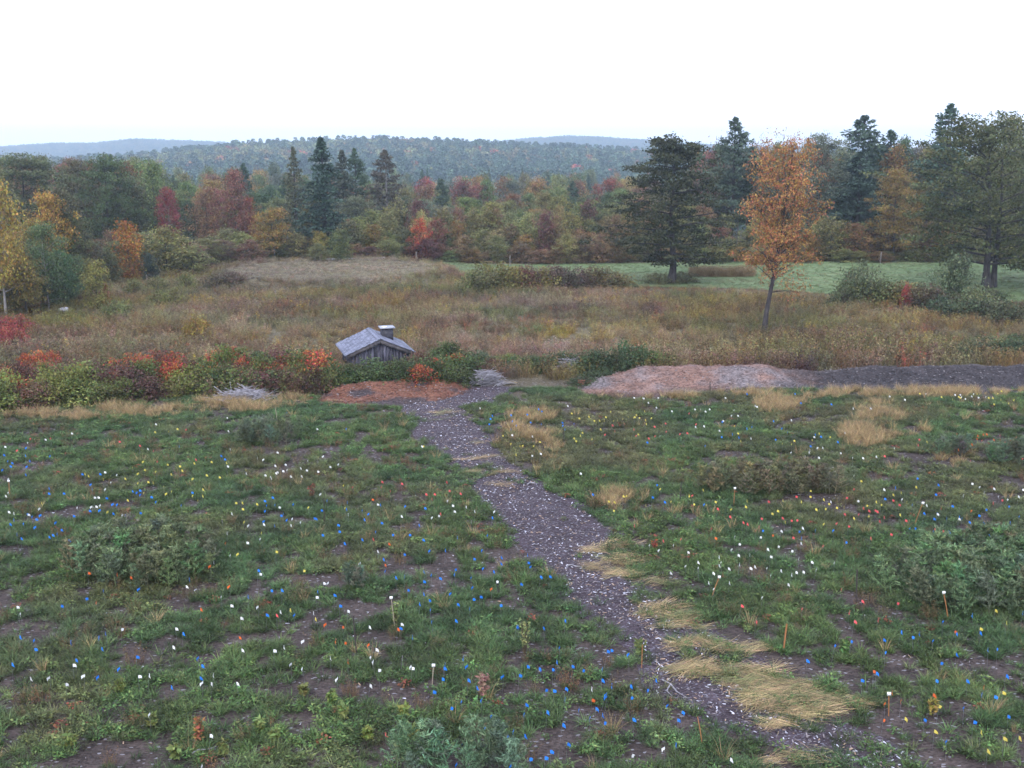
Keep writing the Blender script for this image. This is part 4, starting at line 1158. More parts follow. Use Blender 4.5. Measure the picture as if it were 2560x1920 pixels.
# ---- forested hills
n = 12000
q = rng.random(n); hy = np.sqrt(330 ** 2 + (940 ** 2 - 330 ** 2) * q); hx = rng.uniform(-1, 1, n) * (.53 * hy + 40)
hz = terrain(hx, hy)
nn = fbm(hx, hy, 120, 3, 3); n5 = fbm(hx, hy, 70, 3, 13)
con = rng.random(n) < np.clip(.35 + 2.2 * (nn - .45), .08, .85)
FP = [(.115, .135, .05), (.085, .115, .045), (.20, .125, .06), (.25, .09, .05), (.18, .18, .065), (.13, .13, .08)]
tn = mixc(FP, [rng.random(n), rng.random(n) * .8, np.clip(n5 - .5, 0, 1) * 8 * rng.random(n), np.clip(n5 - .58, 0, 1) * 9 * rng.random(n) ** 2, rng.random(n) ** 2, rng.random(n) ** 2])
one = rng.random(n); tn[one < .05] = (.24, .11, .05); tn[(one > .05) & (one < .075)] = (.28, .07, .045)
tn[con] = np.array([.055, .092, .055]) * rng.uniform(.75, 1.3, con.sum())[:, None]
tn = tn * rng.uniform(.7, 1.7, n)[:, None]
idx = np.where(con, rng.integers(4, 7, n), rng.integers(0, 4, n))
hh = np.where(con, rng.uniform(10, 14.5, n), rng.uniform(9, 13, n))
ww = hh * rng.uniform(.85, 1.2, n)
scatter('hillside_forest', C_far, 7, np.stack([hx, hy, hz - .3], 1), rot_z(n), np.stack([ww, ww, hh], 1), tn, 'mixed autumn forest covering the valley and the near ridge', 'forest', idx)
n = 15000
q = rng.random(n); hy = np.sqrt(1450 ** 2 + (2180 ** 2 - 1450 ** 2) * q); hx = rng.uniform(-1, 1, n) * (.52 * hy + 60)
hz = terrain(hx, hy)
con = rng.random(n) < .4
tn = mixc(FP, [rng.random(n), rng.random(n), rng.random(n) ** 3, rng.random(n) ** 5 * .6, rng.random(n) ** 2, rng.random(n)])
idx = np.where(con, rng.integers(4, 7, n), rng.integers(0, 4, n)); tn[con] = (.06, .095, .055)
ww = rng.uniform(11, 16, n)
scatter('distant_forest', C_far, 7, np.stack([hx, hy, hz - 2], 1), rot_z(n), np.stack([ww, ww, ww * .62], 1), tn, 'blue hazy forest on the distant hills', 'forest', idx)

# ---- shrub belt left, before the old field
BELT = [((.075, .105, .036), 'dark green bramble shrub in the thicket before the old field', 'green thicket shrubs'), ((.135, .155, .045), 'yellow green shrub in the thicket before the old field', 'yellow green thicket shrubs'),
        ((.13, .07, .05), 'brown maroon shrub in the thicket before the old field', 'maroon thicket shrubs'), ((.36, .085, .04), 'red orange sumac in the thicket before the old field', 'red sumacs in the thicket')]
front_v = lambda u: np.interp(u, [-60, 0, 200, 400, 600, 680, 740, 800, 860, 960, 1020], [888, 886, 872, 852, 846, 850, 842, 836, 832, 832, 838])
for u in np.arange(-50, 1010, 29):
    f = front_v(u) + 3
    for row in range(4):
        v = f - 5 - row * (13 if not 700 < u < 900 else 8) + rng.uniform(-3, 3)
        if row == 3 and not (u < 690): continue
        if row >= 2 and 690 < u < 905: continue
        if row >= 1 and 760 < u < 880 and row == 2: continue
        p = [[.52, .30, .18, .0], [.38, .30, .27, .05], [.28, .26, .26, .20], [.2, .22, .18, .4]][row]
        kk = rng.choice(4, p=p)
        if 760 < u: kk = 0 if rng.random() < .75 else 2
        c_, lab, grp = BELT[kk]
        lab = lab.split(' in ')[0] + ['', ' in second row', ' in third row', ' at back'][row] + ' of thicket by ' + near_u(u, BELTMARK) if row else lab.split(' in ')[0] + ' at thicket front by ' + near_u(u, BELTMARK); grp = lab
        if u < 420 and kk == 0: c_ = (.125, .15, .04)
        if u < 420 and kk == 1: c_ = (.19, .20, .05)
        hpx = rng.uniform(34, 74) if row < 3 else rng.uniform(34, 60)
        if rng.random() < .12: continue
        if 700 < u < 900: hpx = rng.uniform(38, 58) + 3 * row
        if u > 900: hpx = rng.uniform(40, 62)
        uu = u + rng.uniform(-10, 10) + row * 7
        x, y = G(uu, v); zt = atd(uu, v - hpx, y)[1]
        plant('shrub', SHR[rng.integers(0, 5)], (x, y, -.03), rng.uniform(.7, 1.1), zt / 1.4, rng.uniform(0, 6.28), jit(c_, .18), lab, 'shrub', grp)
# red sumac clusters
for (u, v) in ((60, 775), (85, 770), (112, 768), (95, 790), (268, 778), (290, 770), (250, 790), (330, 785), (350, 780), (312, 800), (395, 800), (440, 795), (525, 785), (550, 782), (575, 784), (600, 782), (625, 778), (668, 768), (690, 762), (260, 815), (170, 808), (910, 800), (945, 786), (985, 776), (470, 802)):
    x, y = G(u, v + 38); zt = atd(u, v - 14, y)[1]
    plant('sumac_shrub', SHR[rng.integers(0, 5)], (x, y, -.03), rng.uniform(.45, .75), max(.8, zt) / 1.5, rng.uniform(0, 6.28), jit((.46, .115, .045), .15), 'bright red sumac standing above the thicket by the ' + near_u(u, BELTMARK), 'shrub', 'bright red sumacs by the ' + near_u(u, BELTMARK))
# right of the path: low green thickets
for (u, v, h, c_) in ((1120, 800, 34, 0), (1150, 802, 36, 0), (1180, 800, 38, 0), (1215, 798, 42, 0), (1245, 800, 44, 0), (1275, 806, 50, 0), (1300, 808, 54, 0), (1330, 808, 60, 0), (1355, 802, 66, 0), (1380, 800, 58, 0), (1405, 796, 44, 1), (1290, 828, 30, 0), (1310, 826, 34, 0), (1265, 832, 26, 0), (1095, 792, 30, 1), (1440, 790, 34, 1), (1065, 800, 30, 2), (1035, 815, 34, 2), (1040, 790, 34, 0)):
    x, y = G(u, v); zt = atd(u, v - h, y)[1]
    cc, _, _ = BELT[c_]
    plant('shrub', SHR[rng.integers(0, 5)], (x, y, -.03), rng.uniform(.6, .95), zt / 1.5, rng.uniform(0, 6.28), jit((.07, .105, .045) if c_ == 0 else cc, .12), 'green shrub in the thicket behind the chip path turn' if c_ != 2 else 'brown shrub behind the grey brush by the path turn', 'shrub', 'path turn thicket' if c_ != 2 else 'brown shrubs by brush')
for (u, v, h) in ((2060, 772, 28), (2090, 774, 34), (2120, 775, 38), (2150, 772, 40), (2180, 772, 42), (2210, 772, 42), (2240, 770, 44), (2135, 755, 30), (2195, 752, 34), (1735, 770, 20)):
    x, y = G(u, v); zt = atd(u, v - h, y)[1]
    plant('shrub', SHR[rng.integers(0, 5)], (x, y, -.03), rng.uniform(.8, 1.15), zt / 1.5, rng.uniform(0, 6.28), jit((.075, .11, .045), .12), 'dark green bramble behind the long mulch bank', 'shrub', 'brambles behind the mulch bank')
# shrub island in the middle of the field
for (u, v, h, c_) in ((1030, 634, 44, (.15, .14, .05)), (1055, 636, 54, (.13, .12, .05)), (1080, 634, 62, (.20, .17, .05)), (1105, 633, 50, (.22, .17, .05)), (1130, 630, 50, (.16, .07, .05)), (1150, 628, 48, (.14, .08, .055)), (1175, 628, 46, (.20, .17, .055)), (1200, 626, 46, (.12, .085, .06)), (1225, 625, 44, (.11, .10, .055)), (1250, 624, 44, (.12, .08, .06)), (1280, 622, 46, (.15, .13, .055)), (1305, 620, 40, (.13, .12, .055)), (1330, 618, 30, (.17, .15, .055)),
                        (1045, 620, 50, (.19, .16, .05)), (1120, 618, 42, (.23, .19, .055)), (1190, 616, 40, (.15, .10, .06)), (1420, 612, 22, (.13, .13, .06)), (1475, 610, 22, (.13, .12, .06))):
    x, y = G(u, v); zt = atd(u, v - h, y)[1]
    dark = c_[0] < .145
    plant('shrub', SHR[rng.integers(0, 5)], (x, y, -.03), rng.uniform(1.1, 1.4), zt / 1.3, rng.uniform(0, 6.28), jit(c_, .08), isl := ('tall ' if h > 47 else 'low ' if h < 41 else '') + ('dull brown' if dark else 'yellowish') + ' shrub at the ' + ('left end' if u < 1110 else 'middle' if u < 1240 else 'right end') + ' of the thicket island', 'shrub', isl)
# right hand thicket and willow
plant('willow_bush', WIL[0], (*G(2058, 668), -.03), 1.2, 1.38, .6, (.15, .19, .095), 'tall pale green willow bush in front of the twin trunked oak', 'shrub')
for (u, v, h, c_) in ((1840, 655, 74, (.13, .15, .075)), (1862, 660, 90, (.12, .14, .07)), (1885, 660, 60, (.14, .15, .06)), (1825, 662, 44, (.11, .13, .06)), (1910, 664, 56, (.13, .14, .055)), (1935, 666, 50, (.15, .13, .05)), (1960, 668, 52, (.19, .15, .05)), (1985, 668, 50, (.13, .12, .055)), (2010, 676, 56, (.12, .10, .055)), (2035, 686, 44, (.075, .10, .055)), (2070, 690, 46, (.09, .11, .05)), (2100, 684, 56, (.14, .14, .055)),
                        (2120, 690, 44, (.09, .11, .05)), (2150, 696, 40, (.10, .12, .055)), (2175, 700, 48, (.10, .11, .05)), (2200, 692, 40, (.12, .09, .05)), (2120, 662, 40, (.09, .11, .05)), (2155, 655, 26, (.09, .11, .05))):
    x, y = G(u, v); zt = atd(u, v - h, y)[1]
    plant('shrub', SHR[rng.integers(0, 5)], (x, y, -.03), rng.uniform(1.1, 1.5), zt / 1.3, rng.uniform(0, 6.28), jit(c_, .08), ('greyish ' if c_[2] > .06 else 'brownish ' if c_[0] > c_[1] else 'dark green ' if c_[0] < .11 else 'olive ') + ('tall ' if h > 55 else 'low ') + 'shrub of the thicket around the willow bush', 'shrub', 'willow thicket %d %d' % (int(c_[2] > .06) + 2 * int(c_[0] > c_[1]) + 4 * int(c_[0] < .11), h > 55))
for (u, v) in ((1832, 595), (1955, 617)):
    x, y = G(u, v + 55); zt = atd(u, v - 10, y)[1]
    plant('shrub', SHR[1], (x, y, -.03), .38, zt / 1.5, 1.0, (.33, .05, .04), 'crimson tipped shrub in the thicket around the willow', 'shrub', 'crimson shrubs by the willow')
# single plants of the old field
x, y = G(424, 738); plant('shrub', SHR[2], (x, y, -.03), .75, 1.15, 0, (.27, .19, .05), 'lone yellow orange bush in the left old field', 'shrub')
for k, (u, v) in enumerate(((15, 715), (45, 712), (0, 735), (35, 742))):
    x, y = G(u, v + 14); plant('shrub', SHR[k], (x, y, -.03), .8, .85, 0, jit((.27, .06, .05)), 'crimson shrub below the tall gold leaved tree', 'shrub', 'crimson shrubs at the left wood edge')
for k, (u, v) in enumerate(((345, 665), (378, 660), (250, 688), (292, 640), (405, 626), (340, 630))):
    x, y = G(u, v); plant('shrub', SHR[k % 5], (x, y, -.03), .9, .85, 0, jit((.15, .16, .055)), 'low green yellow shrub in the left old field before the wood', 'shrub', 'low shrubs of the left field')
x, y = G(500, 622); plant('shrub', SHR[0], (x, y, -.03), 1.6, .9, 0, (.12, .08, .055), 'brown shrub on the steep left flank of the grassy knoll', 'shrub')
x, y = G(470, 626); plant('shrub', SHR[3], (x, y, -.03), 1.3, .8, 0, (.11, .09, .05), 'olive brown shrub at the left foot of the grassy knoll', 'shrub')

# ------------------------------------------------------------------ the small shed
M['shingle'] = noisy_mat('weathered_shingle', (.12, .13, .175), (.21, .22, .28), 14, .8, .3, per_object=.28)
M['board'] = noisy_mat('weathered_board', (.035, .035, .055), (.13, .125, .155), 7, .85, .4, (3, 3, .35), per_object=.5)
M['darkmetal'] = noisy_mat('sooty_metal', (.035, .035, .045), (.07, .068, .08), 8, .6, .1)
M['whitemetal'] = noisy_mat('galvanised_cap', (.26, .27, .31), (.38, .39, .43), 6, .45, .05)
M['whitedisc'] = plain('white_cover', (.88, .88, .88), .5)
M['trim'] = noisy_mat('trim_board', (.05, .045, .05), (.11, .10, .10), 8, .85, .2)
shed = empty('shed', (SHX, SHY, 0), math.radians(17))
tag(shed, 'small weathered board shed with grey shingled gable roof behind the thicket', 'shed')
W2, D2_, EZ, RZ = 1.40, 1.5, .90, 1.50      # half width, half depth, eave and ridge height


def solid(name, V, Qs, mat, parent):
    return obj(name, fast_mesh(name, np.array(V, float), np.array(Qs)), mat, parent)


def prism_board(x0, x1, y, z0, za, zb, th, axis='x'):
    """upright board whose top follows the roof slope"""
    V = []
    for yy_ in (y, y + th):
        for (x, z) in ((x0, z0), (x1, z0), (x1, zb), (x0, za)):
            V.append((x, yy_, z) if axis == 'x' else (yy_, x, z))
    return V, [[0, 1, 2, 3], [7, 6, 5, 4], [0, 4, 5, 1], [1, 5, 6, 2], [2, 6, 7, 3], [3, 7, 4, 0]]


slope_z = lambda x: RZ - (RZ - EZ) * abs(x) / W2 - .03
nb = 18
for side in (-1, 1):
    edges = np.linspace(-W2 + .04, W2 - .04, nb + 1)
    for a_, b_ in zip(edges[:-1], edges[1:]):
        V, Qs = prism_board(a_ + .006, b_ - .006, side * D2_ - .012 + rng.uniform(-.008, .008), 0, slope_z(a_ + .006), slope_z(b_ - .006), .024)
        solid('board', V, Qs, M['board'], shed)
for side in (-1, 1):
    edges = np.linspace(-D2_ + .02, D2_ - .02, 14)
    for a_, b_ in zip(edges[:-1], edges[1:]):
        V, Qs = prism_board(a_ + .006, b_ - .006, side * (W2 - .03) - .012 + rng.uniform(-.006, .006), 0, EZ - .02, EZ - .02, .024, 'y')
        solid('board', V, Qs, M['board'], shed)
OV = .16
SL = math.hypot(W2 + .2, (RZ - EZ) * (W2 + .2) / W2); ang = math.atan2(RZ - EZ, W2)
for side in (-1, 1):
    roof = empty('roof', (0, 0, RZ), 0) if False else None
    b = MB()
    ca, sa = math.cos(ang), math.sin(ang)
    Mx = np.eye(4)
    Mx[:3, 0] = (side * ca, 0, -sa); Mx[:3, 1] = (0, 1, 0); Mx[:3, 2] = (side * sa, 0, ca); Mx[:3, 3] = (0, 0, RZ)
    b.box(0.0, SL, -D2_ - OV, D2_ + OV, -.03, .0, Mx)
    rf = obj('roof', b.mesh('roof'), M['trim'], shed)
    nrow, nper = 11, 13
    sw = (2 * D2_ + 2 * OV + .04) / nper; ex = (SL + .03) / nrow
    base = MB(); base.box(0, ex * 1.35, -sw / 2 + .004, sw / 2 - .004, 0, .014)
    sm = base.mesh('shingle')
    sm.materials.append(M['shingle'])
    for r_ in range(nrow):
        for c_ in range(nper):
            yy_ = -D2_ - OV - .02 + sw * (c_ + .5) + (sw * .5 if r_ % 2 else 0) * .5
            o = bpy.data.objects.new('shingle', sm); o.parent = rf; COL.objects.link(o)
            T = np.eye(4); T[:3, :3] = Mx[:3, :3]
            p = Mx @ np.array([r_ * ex, yy_ + rng.normal(0, .004), .004 + .001 * (c_ % 2), 1])
            tilt = np.eye(4); t_ = math.radians(3.2 + rng.normal(0, .35)); tilt[0, 0] = math.cos(t_); tilt[0, 2] = math.sin(t_) ; tilt[2, 0] = -math.sin(t_); tilt[2, 2] = math.cos(t_)
            up_ = np.eye(4); up_[:3, 3] = (0, 0, .022)
            T = T @ up_ @ tilt; T[:3, 3] += p[:3]
            from mathutils import Matrix
            o.matrix_local = Matrix(T.tolist())
    for e_ in (-1, 1):
        bb = MB(); y0 = e_ * (D2_ + OV - .01)
        bb.box(.02, SL, y0 - .02, y0 + .02, -.17, -.034, Mx); obj('rake_board', bb.mesh('rake_board'), M['trim'], shed)
bb = MB()
for side in (-1, 1):
    Mx = np.eye(4); Mx[:3, 0] = (side * ca, 0, -sa); Mx[:3, 2] = (side * sa, 0, ca); Mx[:3, 3] = (0, 0, RZ)
    bb.box(-.01, .13, -D2_ - OV - .03, D2_ + OV + .03, .045, .058, Mx)
obj('ridge_cap', bb.mesh('ridge_cap'), M['shingle'], shed)
chx, chy = .66, .35
bb = MB(); bb.box(chx - .27, chx + .27, chy - .27, chy + .27, slope_z(chx) - .15, RZ + .22); ch = obj('chimney', bb.mesh('chimney'), M['darkmetal'], shed)
bb = MB(); bb.box(chx - .36, chx + .36, chy - .36, chy + .36, RZ + .223, RZ + .275); obj('cap', bb.mesh('cap'), M['whitemetal'], ch)
bb = MB(); bb.tube([[chx - .12, chy - .04, RZ + .27], [chx - .12, chy - .04, RZ + .292], [chx - .12, chy - .04, RZ + .296]], [.13, .125, .001], 16); obj('cap_cover', bb.mesh('cap_cover'), M['whitedisc'], ch)

# ------------------------------------------------------------------ marking flags
FL = {
    'blue': [((900, 1200, 2.304), [(420, 820), (545, 815), (404, 753), (404, 704), (340, 720), (361, 665), (271, 645), (361, 590), (413, 550), (380, 527), (253, 565), (208, 568), (134, 527), (130, 461), (253, 440), (404, 416), (487, 411), (711, 411), (816, 447), (958, 437), (658, 466), (553, 523), (551, 548), (472, 576), (640, 567), (700, 518), (765, 534), (965, 487), (983, 507), (820, 487), (1034, 568), (1087, 561), (915, 601), (645, 626), (511, 661), (648, 690), (686, 680), (562, 723), (638, 747), (815, 735), (559, 336), (360, 352), (282, 325), (185, 325), (92, 302), (120, 255), (22, 233), (13, 180), (264, 155), (370, 170), (735, 323), (759, 222), (1336, 90), (1707, 36), (1750, 133), (1985, 145), (885, 853), (914, 850), (1068, 862), (1176, 823), (230, 862), (296, 911), (600, 1021), (625, 1077), (480, 1066), (482, 1098), (473, 1158), (618, 1167), (960, 1082), (1011, 1098), (1109, 1100), (1121, 1060), (1154, 973), (1234, 1082), (1260, 1105), (1389, 1098), (1409, 993), (1453, 989), (1552, 1016), (821, 1137), (908, 1140), (1069, 1222), (1113, 1228), (1172, 1213), (1384, 1155), (1456, 1183), (1545, 1193), (1660, 1223), (1694, 1158), (1392, 1236), (1409, 1260), (1556, 1258), (679, 1207), (697, 1265), (583, 1278), (502, 1323), (416, 1236), (955, 1300), (943, 1353), (772, 1368), (1070, 1352), (1175, 1270), (1260, 1330), (1357, 1334), (1325, 1378), (1396, 1358), (1403, 1420), (1578, 1393), (1770, 1306), (1851, 1351), (1841, 1398), (713, 1440), (875, 1457), (850, 1493), (950, 1480), (1151, 1425), (1186, 1527), (1100, 1580), (1062, 1618), (983, 1623), (600, 1530), (1817, 1522), (560, 1650), (880, 1652)]),
             ((0, 1200, 2.304), [(430, 1052), (785, 1031), (702, 1085), (568, 1142), (207, 982), (403, 945), (207, 930), (108, 915), (65, 1072), (613, 888), (553, 915), (582, 979), (1046, 895), (1157, 1082), (1155, 1150), (981, 1195), (1137, 1028), (1093, 575), (796, 630), (600, 640), (511, 690), (340, 737), (1427, 678), (1560, 647), (1620, 645), (1846, 645), (1925, 672), (1532, 787), (1690, 785), (1955, 737), (1478, 533), (1807, 228), (1615, 213), (1632, 200), (1580, 268), (1848, 183), (1530, 183), (1538, 150), (1520, 128), (1885, 122), (1943, 267), (1950, 305), (1853, 325), (1044, 150), (1103, 80), (900, 130), (760, 70), (725, 207), (648, 200), (580, 180), (512, 185), (655, 145), (527, 30), (530, 58), (97, 317), (280, 335), (300, 325), (330, 315), (350, 295), (345, 318), (208, 277), (137, 255), (55, 262), (78, 235), (155, 205), (205, 235), (325, 250), (420, 215)]),
             ((1760, 1200, 2.304), [(600, 1050), (740, 968), (838, 941), (1040, 930), (1123, 880), (1238, 885), (1213, 922), (1312, 930), (1043, 1008), (1378, 820), (1452, 892), (1592, 885), (1552, 782), (1830, 767), (1455, 1000), (1358, 1065), (1520, 1170), (1733, 1138), (1665, 1258), (1598, 1235), (1500, 1322), (1548, 1402), (1757, 1375), (1270, 1390), (1402, 1514), (913, 1167), (993, 1125), (1337, 1170), (1640, 985), (1692, 987), (640, 295), (748, 295), (545, 305), (560, 340), (1188, 285), (1212, 287), (1320, 300), (1408, 305), (1395, 295), (1340, 200), (1320, 230), (1397, 225), (1425, 157), (1468, 217), (1485, 225), (1037, 115), (1753, 160), (1605, 255), (1540, 275), (1635, 325), (1760, 250), (1815, 215), (1100, 48), (1330, 90), (1345, 33), (815, 368)]),
             ((1400, 640, 1.907), [(770, 795), (915, 818), (1015, 790), (1085, 843), (1025, 880), (850, 868), (768, 868), (1190, 910), (1240, 865), (1320, 890), (693, 908), (412, 893), (1060, 825), (1145, 705), (1118, 660), (1230, 655), (1290, 710), (1285, 655)]),
             ((0, 900, 2.458), [(565, 770), (565, 797), (610, 708), (810, 812), (855, 810), (1175, 822), (960, 875), (1115, 897), (925, 850), (650, 857), (695, 890), (545, 933), (620, 930), (775, 960), (690, 952), (295, 828), (1620, 875), (1690, 895), (1640, 897), (1630, 932), (1720, 965), (1740, 950), (1970, 933), (2010, 868), (2133, 880), (1805, 890), (1355, 595), (1100, 535), (170, 965), (255, 960), (2130, 427), (1763, 328), (20, 590), (50, 625), (70, 640), (60, 660), (20, 680), (155, 710), (170, 660), (180, 625), (165, 545)]),
             ((1000, 980, 3.16), [(1000, 185), (1025, 247), (920, 270), (940, 265), (1290, 270), (1300, 300), (1375, 255), (1090, 140), (1115, 160), (1095, 172), (725, 193), (700, 262), (890, 235)])],
    'white': [((900, 1200, 2.304), [(609, 160), (530, 155), (540, 188), (658, 185), (235, 215), (418, 221), (450, 215), (640, 245), (98, 148), (8, 486), (108, 418), (793, 597), (47, 850), (235, 835), (89, 991), (80, 1029), (84, 1055), (232, 1029), (315, 1067), (290, 1098), (110, 1110), (42, 1194), (1322, 1207), (1549, 1601), (1760, 1563), (1876, 496), (1946, 479), (1953, 515), (1787, 538), (1893, 425), (1724, 410), (1806, 380)]),
              ((0, 1200, 2.304), [(640, 18), (610, 57), (562, 108), (446, 163), (532, 160), (550, 160), (580, 150), (78, 197), (160, 208), (706, 207), (1279, 240), (1435, 267), (1515, 262), (1673, 267), (1605, 165), (1733, 247), (2005, 203), (1420, 370), (1328, 437), (1230, 480), (1078, 622), (1487, 740), (1327, 735), (1610, 772), (1380, 808), (695, 870), (1017, 870), (985, 972), (1397, 993), (1575, 998), (1748, 941), (1905, 1032), (1675, 1068), (1755, 1090), (1630, 968), (420, 1082), (475, 1142), (286, 1143), (180, 1152), (380, 1190), (796, 1143), (845, 1137), (1221, 1136), (1160, 1180), (1210, 1185), (1373, 1184), (1942, 1154), (1197, 1490), (863, 1362), (1178, 1652), (125, 778), (105, 737), (30, 98), (1825, 685), (1868, 605), (1887, 597), (2005, 545), (2000, 770), (1803, 770), (1275, 675)]),
              ((1760, 1200, 2.304), [(200, 378), (162, 405), (83, 447), (102, 480), (193, 440), (138, 515), (145, 592), (50, 630), (263, 437), (362, 405), (380, 450), (293, 500), (365, 515), (435, 520), (615, 480), (750, 482), (503, 418), (545, 457), (635, 518), (497, 550), (527, 538), (565, 540), (388, 555), (483, 607), (328, 678), (555, 370), (322, 338), (440, 300), (1032, 60), (1340, 203), (883, 128), (1278, 150), (1612, 77), (1697, 100), (1665, 55), (1745, 120), (1833, 62), (1590, 45), (1807, 100), (150, 1613), (92, 500), (200, 495), (28, 590), (43, 545)]),
              ((1400, 640, 1.907), [(1640, 688), (1745, 660), (1830, 655), (1880, 665), (1905, 665), (1930, 685), (1960, 672), (2030, 675), (935, 722), (820, 764), (830, 738), (785, 680), (350, 680), (465, 680), (525, 680), (1395, 730), (1478, 730), (530, 743), (640, 735), (670, 735), (690, 745), (710, 735), (643, 818), (683, 815), (775, 790), (908, 873), (1357, 846), (1595, 920), (1405, 1048), (1250, 918), (1230, 918), (1103, 940), (1185, 940), (1168, 960), (1165, 988), (1185, 988), (1395, 965), (1335, 945), (1440, 968), (1505, 960), (1100, 785)]),
              ((0, 900, 2.458), [(905, 552), (275, 495), (437, 457), (720, 710), (640, 697), (683, 757), (648, 798), (600, 853), (577, 853), (475, 912), (1395, 660), (1413, 552), (1945, 430), (1700, 575), (1400, 442), (1393, 360), (2052, 355), (27, 540), (55, 735), (30, 845), (85, 945), (2140, 953), (1710, 915), (2082, 645), (753, 957), (1687, 655), (1750, 650), (1700, 697), (1735, 690), (1765, 680), (1845, 670), (1880, 685), (1950, 693), (1850, 720), (1782, 722), (1625, 715), (1990, 597)]),
              ((1000, 980, 3.16), [(280, 393), (880, 348), (1420, 652), (1105, 495), (1258, 88), (1917, 52), (628, 133)])],
    'orange': [((900, 1200, 2.304), [(205, 865), (57, 958), (163, 375), (68, 120), (2043, 343), (146, 500), (755, 634), (1327, 1280)]),
               ((0, 1200, 2.304), [(1885, 838), (1981, 855), (1932, 928), (1985, 940), (2003, 1055), (562, 707), (1150, 757), (1323, 620), (1300, 368), (1213, 502), (1065, 520), (742, 570), (665, 550), (507, 545), (1397, 911)]),
               ((1760, 1200, 2.304), [(62, 343), (393, 328), (1423, 877), (978, 1117), (1078, 1226), (1047, 1298), (1133, 1278), (1306, 1248), (1607, 1195), (1022, 1393), (1543, 182)]),
               ((1400, 640, 1.907), [(1912, 890), (1950, 863), (1985, 875), (2015, 855), (2030, 853), (2063, 880), (2097, 860), (2097, 878), (2115, 890), (2143, 883), (1905, 910), (1937, 908), (2012, 883), (2043, 893), (2175, 868), (2190, 875), (1897, 927), (1960, 902), (2060, 905), (1925, 905)])],
    'pink': [((900, 1200, 2.304), [(237, 27), (123, 45), (176, 68), (496, 17), (511, 70), (575, 84), (425, 88), (376, 88), (73, 347), (1578, 268), (2025, 285), (2055, 172), (1743, 355), (148, 1464)]),
             ((0, 1200, 2.304), [(388, 380), (1595, 785), (2033, 45)]),
             ((1760, 1200, 2.304), [(527, 103), (367, 130), (73, 172), (145, 217), (222, 250), (315, 275), (297, 295), (860, 60), (818, 110), (992, 187), (945, 183), (893, 202), (1007, 242), (1035, 220), (1120, 150), (830, 275), (767, 255), (805, 202), (447, 225), (687, 385), (1312, 357), (1326, 290), (1157, 240), (957, 340), (785, 632), (835, 763), (563, 747), (855, 825), (205, 727), (920, 707), (993, 806), (293, 825), (1072, 320), (1108, 722), (1663, 137), (500, 242), (532, 240)]),
             ((1400, 640, 1.907), [(260, 838), (285, 810), (307, 803), (447, 818), (500, 803), (218, 855), (350, 830), (365, 860), (455, 862), (508, 840), (575, 852), (603, 848), (1710, 880), (1705, 905), (1543, 958), (1957, 980)]),
             ((0, 900, 2.458), [(855, 532), (943, 563), (970, 628), (1200, 618), (110, 560), (190, 487), (313, 485), (730, 508), (1147, 432), (2168, 785)])],
    'yellow': [((900, 1200, 2.304), [(1650, 62), (1732, 56), (1427, 130), (1460, 133), (1458, 185), (1512, 100), (1645, 150), (1973, 62), (1843, 60), (2043, 133), (1920, 148)]),
               ((0, 1200, 2.304), [(990, 70), (1392, 137), (1393, 175), (1112, 95), (1140, 122), (1165, 97), (1508, 308), (1375, 432), (1780, 162), (1990, 165), (797, 22), (880, 20), (1165, 60), (625, 188), (1810, 808), (1655, 755), (1745, 535), (1355, 140), (1475, 145), (830, 78), (237, 138)]),
               ((1760, 1200, 2.304), [(607, 103), (557, 130), (685, 117), (715, 145), (805, 160), (858, 225), (1018, 150), (1125, 205), (945, 217), (693, 258), (640, 175), (697, 175), (935, 155), (465, 247), (387, 200), (235, 160), (245, 125), (610, 70), (900, 12), (1217, 45), (1167, 133), (1085, 90), (1672, 757), (1585, 860), (1740, 830), (1325, 1445), (1632, 1573), (1730, 1505), (1812, 1497), (1720, 1235), (1140, 1378), (1345, 1312), (1593, 1462)]),
               ((1400, 640, 1.907), [(160, 790), (185, 788), (215, 772), (243, 745), (275, 785), (300, 780), (325, 770), (405, 785), (135, 770), (190, 830), (95, 860), (1815, 675), (1945, 690), (1970, 670), (1985, 660), (2040, 680), (2060, 680), (2065, 710), (2085, 660), (2100, 688), (2140, 705), (2165, 690), (1113, 885), (1105, 900), (1200, 880), (1285, 868), (918, 785), (860, 885), (845, 850), (1060, 898), (1745, 890), (1870, 685), (1905, 680)]),
               ((0, 900, 2.458), [(1037, 442), (948, 448), (1090, 500), (1190, 640), (1025, 650), (1100, 660), (1115, 685), (960, 690), (853, 703), (850, 745), (853, 770), (765, 735), (885, 630), (815, 665), (520, 705), (540, 718), (1345, 728), (1265, 715), (1190, 735), (1165, 750), (905, 757), (1055, 810), (1070, 818), (1050, 825), (1245, 795), (1185, 835), (1240, 843), (1485, 885), (1485, 922), (780, 868), (665, 938), (2125, 912), (2113, 775), (1898, 910)]),
               ((1000, 980, 3.16), [(1350, 175), (1410, 215), (1480, 205), (1530, 235), (1580, 230), (1612, 230), (1635, 205), (1665, 163), (1690, 232), (1720, 230), (1763, 215), (1765, 245), (1850, 205), (1920, 205), (1935, 235), (1990, 212), (880, 415), (895, 400), (945, 432), (975, 430), (1060, 432), (1145, 440), (1370, 372), (1420, 355), (1435, 328), (1520, 378), (785, 380), (808, 353), (1100, 402), (180, 437)])]}
FCOL = {'blue': (.03, .25, .85), 'white': (.88, .88, .84), 'orange': (.85, .17, .04), 'pink': (.88, .13, .14), 'yellow': (.80, .66, .13)}


